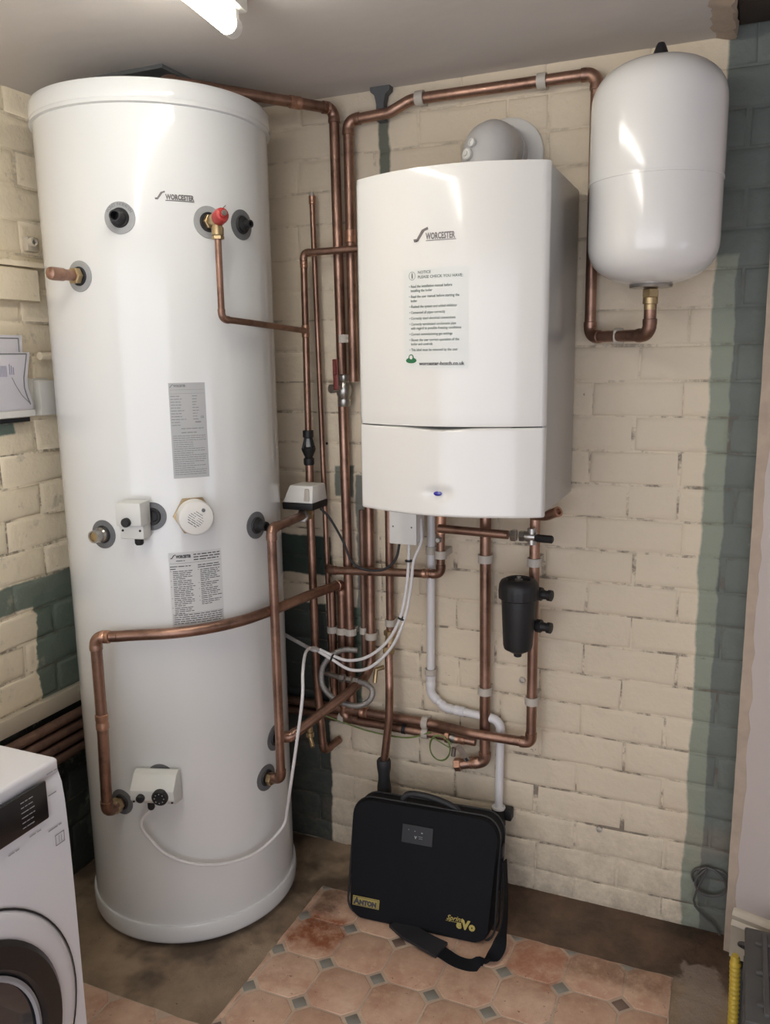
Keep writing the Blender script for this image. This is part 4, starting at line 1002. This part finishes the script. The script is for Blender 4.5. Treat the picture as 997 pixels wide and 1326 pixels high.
# ============================================================ MAGNETIC FILTER
FXX, FYY = -.506, 2.035
t = thing('magnetic_filter', 'black tapered magnetic filter hanging on the right copper pipe', 'filter', (FXX, FYY, .76))
b = B(); lathe(b, [(.004, .757), (.010, .760), (.011, .768), (.018, .771), (.036, .782), (.0385, .792), (.0445, .918), (.044, .925)], (FXX, FYY, 0), seg=36); obj('canister', b, 'black', t)
b = B()
rings = []
for r, z in ((.046, .916), (.0505, .919), (.0515, .940), (.0505, .955), (.046, .964), (.034, .970), (.030, .968), (.028, .962)):
    rings.append([Vector((FXX+(r+(.0012 if i % 4 < 2 and z < .95 else 0))*math.cos(2*PI*i/64), FYY+(r+(.0012 if i % 4 < 2 and z < .95 else 0))*math.sin(2*PI*i/64), z)) for i in range(64)])
loft(b, rings); obj('lid', b, 'black', t)
b = B(); lathe(b, [(.010, 0), (.010, .006), (.006, .008), (.006, .013), (.001, .014)], (FXX, FYY, .962), (0, 0, 1), 14); obj('bleed_screw', b, 'chrome', t)
for z in (.925, .838):
    b = B(); lathe(b, [(.013, -.028), (.013, .004), (.0175, .006), (.0175, .018), (.013, .020), (.011, .034), (.0145, .036), (.0145, .046), (.006, .048)], (-.470, 2.07, z), (1, -.25, 0), 14); obj('union', b, 'black', t)
b = B(); box(b, (-.487, 2.085, .88), (.03, .05, .12), .008, 2); obj('bracket', b, 'black', t)

# ============================================================ BAG
t = thing('carry_case', 'black soft carry case standing on the vinyl below the boiler', 'bag', (-.73, 1.93, 0))
def bagbox(w0, h0, d0, rc, bulge, nx=26, nz=22):
    """rounded soft slab: x width, z height, y depth"""
    b = B(); rings = []
    pr = []
    segs = 7
    for cx_, cz_, a0 in ((w0/2-rc, h0-rc, 0), (-w0/2+rc, h0-rc, 90), (-w0/2+rc, rc*.8, 180), (w0/2-rc, rc*.8, 270)):
        rr = rc if cz_ > h0/2 else rc*.8
        for k in range(segs+1):
            a = math.radians(a0+90*k/segs); pr.append((cx_+rr*math.cos(a), cz_+rr*math.sin(a)))
    out_ = []
    for k, (ins, y) in enumerate(((.5, -bulge), (.22, -bulge*.8), (.06, -bulge*.25), (.018, -.001), (.004, .008), (0, .020), (0, d0*.5), (0, d0-.02), (.004, d0-.008), (.02, d0))):
        out_.append([Vector((x*(1-ins), y, h0/2+(z-h0/2)*(1-ins))) for x, z in pr])
    loft(b, out_); return b
lean = Matrix.Rotation(math.radians(-15), 4, 'X'); turn = Matrix.Rotation(math.radians(4.0), 4, 'Z')
BM = Matrix.Translation((-.733, 1.868, .004)) @ turn @ lean
def bagp(x, y, z): return BM @ Vector((x, y, z))
b = bagbox(.418, .326, .105, .052, .010); bmesh.ops.transform(b, matrix=BM, verts=b.verts); obj('shell', b, 'fabric', t, angle=60)
b = B()
for dy in (.022, .080):
    pts = []
    for cx_, cz_, a0 in ((.209-.052, .326-.052, 0), (-.209+.052, .326-.052, 90), (-.209+.042, .042, 180), (.209-.042, .042, 270)):
        rr = .052 if a0 < 180 else .042
        for k in range(8):
            a = math.radians(a0+90*k/7); pts.append(bagp(cx_+(rr+.001)*math.cos(a), dy, cz_+(rr+.001)*math.sin(a)))
    tube(b, pts+[pts[0]], .0032, 6)
obj('piping', b, 'rubber', t)
b = B(); hp = spline([bagp(-.072, .035, .322), bagp(-.070, .033, .338), bagp(-.050, .033, .350), bagp(.0, .033, .350), bagp(.050, .034, .341), bagp(.078, .036, .330), bagp(.090, .036, .320)], 6); tube(b, hp, .0085, 10); obj('handle', b, 'rubber', t)
# card window and badge
def bagf(y): return lambda u, v, h: bagp(u, -y-h, v)
yb = .0102
b = B(); box(b, (0, 0, 0), (.088, .002, .050), .0008, 1); bmesh.ops.transform(b, matrix=BM @ Matrix.Translation((-.012, -yb, .255)), verts=b.verts); obj('card_window', b, 'card_film', t)
b = B(); box(b, (0, 0, 0), (.078, .002, .026), .0008, 1); bmesh.ops.transform(b, matrix=BM @ Matrix.Translation((-.146, -.0092, .050)), verts=b.verts); bd = obj('name_plate', b, 'gold', t)
f = bagf(.0107)
b = B(); text(b, 'A', -.180, .0425, .022, f, .0016, .0003); text(b, 'NTON', -.1645, .0425, .0165, f, .0015, .0003, width=.050)
for (a, c_, d, e) in ((-.182, -.110, .0600, .0612), (-.182, -.110, .0388, .0400)): bar(b, a, c_, d, e, f, .0002)
for a in (-.182, -.1112): bar(b, a, a+.0012, .0388, .0612, f, .0002)
obj('plate_lettering', b, 'ink', bd)
b = B(); f = bagf(.0100); text(b, 'e', .1125, .036, .026, f, .0020, .0004); text(b, 'V', .1265, .036, .031, f, .0020, .0004, shear=.05); text(b, 'o', .1465, .036, .028, f, .0020, .0004)
text(b, 'Sprint', .084, .052, .018, f, .0003, .0006, shear=.35); bar(b, .082, .126, .0485, .0495, f, .0005); obj('model_lettering', b, 'gold', t)
b = B(); f = bagf(.0118)
for u, v, q in ((-.038, .266, .0016), (-.020, .264, .0018), (-.001, .261, .0030)): bar(b, u, u+q*1.6, v, v+q, f, .0004)
text(b, 'V', -.019, .245, .010, f, .0006, .0004); bar(b, -.008, .004, .2515, .2525, f, .0004); bar(b, -.007, .004, .2465, .2475, f, .0004)
obj('card_marks', b, 'ring_grey', bpy.data.objects['card_window'])
# strap: leaves the right side, drapes to the floor and under the front of the bag
def ribbon(bm, pts, wv, th=.002, n_=7):
    P = spline([p_ for p_, _ in pts], n_); Q = spline([q for _, q in pts], n_)
    rings = []
    for i, p_ in enumerate(P):
        d = ((P[i+1] if i < len(P)-1 else p_)-(P[i-1] if i else p_)).normalized(); s = Q[i].normalized(); s = (s-d*s.dot(d)).normalized(); nn_ = d.cross(s)
        rings.append([p_+s*wv/2+nn_*th/2, p_+s*wv/2-nn_*th/2, p_-s*wv/2-nn_*th/2, p_-s*wv/2+nn_*th/2])
    loft(bm, rings)
V_ = Vector
b = B(); ribbon(b, [(V_((-.513, 1.955, .215)), V_((0, 1, 0))), (V_((-.502, 1.93, .13)), V_((0, 1, .1))), (V_((-.498, 1.895, .055)), V_((.2, 1, .2))), (V_((-.507, 1.845, .016)), V_((.7, .6, .25))), (V_((-.545, 1.800, .008)), V_((.6, .8, .2))), (V_((-.590, 1.795, .007)), V_((-.2, 1, .1))), (V_((-.640, 1.812, .008)), V_((-.3, 1, .1))), (V_((-.700, 1.832, .008)), V_((.2, 1, 0))), (V_((-.775, 1.862, .009)), V_((.4, 1, 0))), (V_((-.83, 1.90, .006)), V_((.4, 1, 0)))], .036, .003)
obj('shoulder_strap', b, 'fabric', t)
b = B(); ribbon(b, [(V_((-.640, 1.812, .013)), V_((-.2, 1, .1))), (V_((-.690, 1.826, .014)), V_((.1, 1, 0))), (V_((-.745, 1.846, .013)), V_((.3, 1, 0))), (V_((-.79, 1.874, .011)), V_((.4, 1, 0)))], .056, .008); obj('strap_pad', b, 'rubber', t)
b = B(); box(b, (0, 0, 0), (.006, .030, .034), .002, 1); bmesh.ops.transform(b, matrix=BM @ Matrix.Translation((.213, .05, .235)), verts=b.verts); obj('strap_buckle', b, 'black', t)
b = B(); box(b, (0, 0, 0), (.006, .030, .034), .002, 1); bmesh.ops.transform(b, matrix=BM @ Matrix.Translation((-.213, .05, .250)), verts=b.verts); obj('strap_ring', b, 'black', t)

# ============================================================ WASHING MACHINE
MX0, MX1, MY0, MY1, MH = -1.62, -1.06, .412, 1.012, .852
wm = thing('washing_machine', 'white front loading washing machine at the left edge', 'washing machine', ((MX0+MX1)/2, (MY0+MY1)/2, 0))
b = B(); box(b, ((MX0+MX1)/2-.004, (MY0+MY1)/2, .42), (MX1-MX0-.010, MY1-MY0, .80), .008, 2); obj('cabinet', b, 'machine', wm)
b = B(); box(b, ((MX0+MX1)/2-.006, (MY0+MY1)/2, .838), (MX1-MX0-.004, MY1-MY0, .030), .007, 3); obj('top_panel', b, 'machine', wm)
# slightly bowed front
b = B(); rows = []
for j in range(25):
    z = .05+.79*j/24; x = MX1-.006+.008*(1-abs(2*(z-.05)/.79-1)**4)-(0 if z < .80 else (z-.80)*.25)
    rows.append([V_((x, MY0+.0+(MY1-MY0)*i/12, z)) for i in range(13)])
vs = [[b.verts.new(p_) for p_ in r] for r in rows]
for a, c in zip(vs, vs[1:]):
    for i in range(12): b.faces.new((a[i], a[i+1], c[i+1], c[i]))
bk = [[b.verts.new(V_((MX1-.03, p_.co.y, p_.co.z))) for p_ in r] for r in (vs[0], vs[-1])]
for a, c in ((vs[0], bk[0]), (vs[-1], bk[1])):
    for i in range(12): b.faces.new((a[i], a[i+1], c[i+1], c[i]))
for s in (0, -1): b.faces.new([bk[0][s]]+[r[s] for r in vs]+[bk[1][s]])
obj('front', b, 'machine', wm, angle=60)
def mf(u, v, h): return V_((MX1+.0025+h, u, v))
b = B(); box(b, (MX1+.001, .790, .797), (.006, .36, .070), .003, 2); dp = obj('display_panel', b, 'black_gloss', wm, 'glossy black control panel')
b = B(); rn = random.Random(4)
for k in range(6):
    words(b, .912, .940, .818-.009*k, .003, lambda u, v, h: mf(u, v, .0022), rn)
words(b, .85, .86, .79, .006, lambda u, v, h: mf(u, v, .0022), rn); words(b, .68, .74, .80, .004, lambda u, v, h: mf(u, v, .0022), rn)
obj('display_marks', b, 'machine_trim', dp)
b = B(); words(b, .975, .998, .838, .0035, lambda u, v, h: mf(u, v, -.002), rn); words(b, .972, .990, .800, .0045, mf, rn)
words(b, .965, .995, .737, .0042, mf, rn); words(b, .925, .950, .750, .0035, mf, rn); words(b, .88, .905, .742, .0035, mf, rn)
obj('printed_marks', b, 'machine_trim', wm)
b = B(); f2 = lambda u, v, h: mf(u, v, .0004+h)
for (a, c_, d, e) in ((.978, .999, .703, .7045), (.978, .999, .722, .7235), (.978, .9793, .703, .7235), (.9977, .999, .703, .7235), (.986, .987, .706, .720), (.991, .992, .706, .720)): bar(b, a, c_, d, e, f2)
obj('symbol', b, 'ink_soft', wm)
DY, DZ = .728, .430
b = B(); lathe(b, [(.264, -.012), (.266, .002), (.258, .008), (.246, .010), (.222, .010)], (MX1, DY, DZ), (1, 0, 0), 72); dr = obj('door_surround', b, 'machine', wm)
b = B(); lathe(b, [(.2635, .0), (.2665, .001), (.2675, .004), (.264, .006)], (MX1, DY, DZ), (1, 0, 0), 72, cap=False); obj('door_line', b, 'black', dr)
b = B(); lathe(b, [(.222, .0), (.222, .014), (.214, .022), (.180, .024), (.172, .018), (.168, .010)], (MX1, DY, DZ), (1, 0, 0), 72); dd_ = obj('door_frame', b, 'black_gloss', wm)
b = B(); lathe(b, [(.170, .008), (.170, .020), (.164, .022), (.160, .018)], (MX1, DY, DZ), (1, 0, 0), 72, cap=False); obj('inner_ring', b, 'machine_trim', dd_)
b = B(); lathe(b, [(.166, .014), (.150, .010), (.10, .004), (.03, .002)], (MX1, DY, DZ), (1, 0, 0), 60); obj('door_glass', b, 'glass_dark', dd_)
for y in (MY0+.06, MY1-.06):
    for x in (MX0+.06, MX1-.06):
        b = B(); lathe(b, [(.022, 0), (.022, .010), (.012, .012), (.012, .03)], (x, y, 0), seg=14); obj('foot', b, 'black', wm)

# ============================================================ LEFT WALL THINGS
b = B(); box(b, (XL+.012, 1.28, .568), (.024, 1.76, .050), .004, 2); struct('trim_1', b, 'skirting', True)
t = thing('wall_ledge', 'cream painted timber ledge high on the left wall beside the cylinder', 'ledge', (XL, 1.4, 1.69))
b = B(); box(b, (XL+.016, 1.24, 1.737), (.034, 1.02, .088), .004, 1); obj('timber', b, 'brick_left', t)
b = B(); rn = random.Random(14); rings = []
for i in range(40):
    y = .74+1.10*i/39; d = .042+rn.uniform(-.004, .005)
    rings.append([V_((XL, y, 1.783)), V_((XL+d, y, 1.783+rn.uniform(-.001, .001))), V_((XL+d-.003, y, 1.795+rn.uniform(-.002, .003))), V_((XL, y, 1.800))])
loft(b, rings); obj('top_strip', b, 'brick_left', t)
t = thing('round_wall_socket', 'small cream round fitting on the left wall above the ledge', 'wall fitting', (XL, 1.745, 1.848))
b = B(); box(b, (XL+.010, 1.752, 1.846), (.022, .040, .038), .004, 2); obj('base', b, 'skirting', t)
b = B(); lathe(b, [(.013, 0), (.013, .012), (.009, .014), (.007, .008), (.001, .008)], (XL+.02, 1.745, 1.850), (1, 0, 0), 20); obj('socket', b, 'skirting', t)
b = B(); lathe(b, [(.0045, .0), (.004, .0015)], (XL+.029, 1.745, 1.850), (1, 0, 0), 12); obj('hole', b, 'ring_dark', t)
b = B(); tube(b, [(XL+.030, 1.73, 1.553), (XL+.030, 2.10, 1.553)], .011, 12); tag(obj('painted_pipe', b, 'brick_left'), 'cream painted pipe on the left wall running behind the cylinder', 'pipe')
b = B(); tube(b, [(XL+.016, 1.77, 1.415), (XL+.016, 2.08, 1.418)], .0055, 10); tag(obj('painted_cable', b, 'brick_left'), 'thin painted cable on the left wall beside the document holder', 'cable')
t = thing('document_holder', 'white wall mounted document holder on the left wall', 'document holder', (XL, 1.5, 1.39))
b = B(); box(b, (XL+.006, 1.46, 1.443), (.010, .62, .100), .003, 2); obj('back_plate', b, 'white_plastic', t)
b = B(); box(b, (XL+.030, 1.40, 1.398), (.052, .545, .008), .002, 1); box(b, (XL+.055, 1.40, 1.404), (.004, .545, .018), .001, 1); obj('tray', b, 'white_plastic', t)
b = B(); box(b, (XL+.012, 1.38, 1.386), (.030, .60, .012), 0); obj('shade_strip', b, 'rubber', t)  # black strip standing in for the shadow under the holder
b = B(); box(b, (XL+.018, 1.7445, 1.440), (.030, .055, .095), .004, 2); obj('end_block', b, 'white_plastic', t)
def sheet_obj(name, label, x, outline, borders, lean_=0):
    tt_ = thing(name, label, 'document', (x, outline[0][0], outline[0][1]))
    b = B(); loft(b, [[V_((x+d+lean_*(z-1.40), y, z)) for y, z in outline] for d in (0, .0012)]); pg = obj('page', b, 'paper', tt_, smooth=False)
    b = B()
    for pts, wv, m_ in borders:
        for a, c in zip(pts, pts[1:]):
            A_, C2 = V_((x+.0018+lean_*(a[1]-1.40), *a)), V_((x+.0018+lean_*(c[1]-1.40), *c)); d = (C2-A_).normalized(); s = V_((1, 0, 0)).cross(d)*wv/2
            b.faces.new([b.verts.new(A_+s), b.verts.new(C2+s), b.verts.new(C2-s), b.verts.new(A_-s)])
    obj('page_border', b, 'ink_soft', pg); return tt_, pg
curve = [(1.672, 1.562), (1.664, 1.530), (1.656, 1.500), (1.655, 1.475), (1.662, 1.450), (1.671, 1.430)]
outl = [(1.20, 1.404), (1.672, 1.404), (1.676, 1.430)]+[(y+.008, z) for y, z in curve[::-1]][1:]+[(1.20, 1.566)]
tt_, pg = sheet_obj('certificate_sheet', 'curled white document with a black border in the wall holder', XL+.046, outl, [([(1.20, 1.556), (1.664, 1.558)]+[(y-.004, z-.004) for y, z in curve], .0035, 'ink'), ([(1.613, 1.498), (1.623, 1.478), (1.640, 1.452), (1.664, 1.430)], .002, 'ink')], 0)
b = B(); rn = random.Random(8)
for k in range(3): bar(b, 1.606+.006*k, 1.609+.006*k, 1.505, 1.532-.004*k, lambda u, v, h: V_((XL+.0485, u, v)))
for k in range(5): bar(b, 1.575+.005*k, 1.5775+.005*k, 1.500, 1.528, lambda u, v, h: V_((XL+.0485, u, v)))
obj('page_print', b, 'ink_blue', pg)
sheet_obj('folded_leaflet', 'white leaflet with a grey border behind the curled document', XL+.036, [(1.20, 1.404), (1.655, 1.404), (1.668, 1.606), (1.20, 1.604)], [([(1.20, 1.596), (1.655, 1.598), (1.654, 1.560)], .003, 'ink')])

# ============================================================ CRATE AND YELLOW HOSE, bottom right
t = thing('plastic_crate', 'dark grey plastic crate with ribbed lid at the lower right corner', 'crate', (.22, 1.88, 0))
cx0, cx1, cy0, cy1, ch = .088, .43, 1.66, 1.945, .178
b = B()
for (x, y, sx, sy) in (((cx0+cx1)/2, cy0, cx1-cx0, .006), ((cx0+cx1)/2, cy1, cx1-cx0, .006), (cx0, (cy0+cy1)/2, .006, cy1-cy0), (cx1, (cy0+cy1)/2, .006, cy1-cy0)): box(b, (x, y, ch/2), (sx, sy, ch-.01), .002, 1)
box(b, ((cx0+cx1)/2, (cy0+cy1)/2, .008), (cx1-cx0, cy1-cy0, .01)); obj('box', b, 'crate', t)
b = B(); box(b, ((cx0+cx1)/2, (cy0+cy1)/2, ch), (cx1-cx0+.024, cy1-cy0+.024, .016), .004, 2); obj('lid', b, 'crate', t)
b = B()
for k in range(6): box(b, (cx0+.03+.058*k, (cy0+cy1)/2, ch+.011), (.012, cy1-cy0-.02, .010), .002, 1)
for k in range(3): box(b, ((cx0+cx1)/2, cy0+.04+.10*k, ch+.010), (cx1-cx0-.02, .010, .008), .002, 1)
obj('lid_ribs', b, 'crate', t)
for y in (1.72, 1.80, 1.88):
    b = B(); box(b, (cx0-.007, y, ch*.5), (.012, .014, ch*.82), .003, 1); obj('side_rib', b, 'crate', t)
b = B(); tube(b, spline([(cx0-.004, 1.940, .150), (cx0-.018, 1.950, .143), (cx0-.020, 1.965, .128), (cx0-.006, 1.968, .120)], 5), .005, 8); obj('latch', b, 'crate', t)
t = thing('yellow_level', 'yellow ribbed handle lying upright beside the dark grey crate', 'tool', (.045, 1.86, 0))
b = B(); rings = []
for k in range(60):
    z = .004+.142*k/59; r = .0125+(.0012 if k % 4 < 2 else 0)-(.004*max(0, (k-52)/7))
    rings.append([V_((.062+.00+r*math.cos(2*PI*i/14)*.95+.004*(k/59)**2*-1, 1.895-.045*(1-z/.142)+r*1.2*math.sin(2*PI*i/14), z)) for i in range(14)])
loft(b, rings); obj('grip', b, 'yellow', t)
b = B(); rings = [[V_((.078+.010*c, 1.90-.045*(1-z/.135)+.014*s, z)) for c, s in ((-1, -1), (1, -1), (1, 1), (-1, 1))] for z in (.0, .125)]; loft(b, rings); obj('black_core', b, 'black', t)
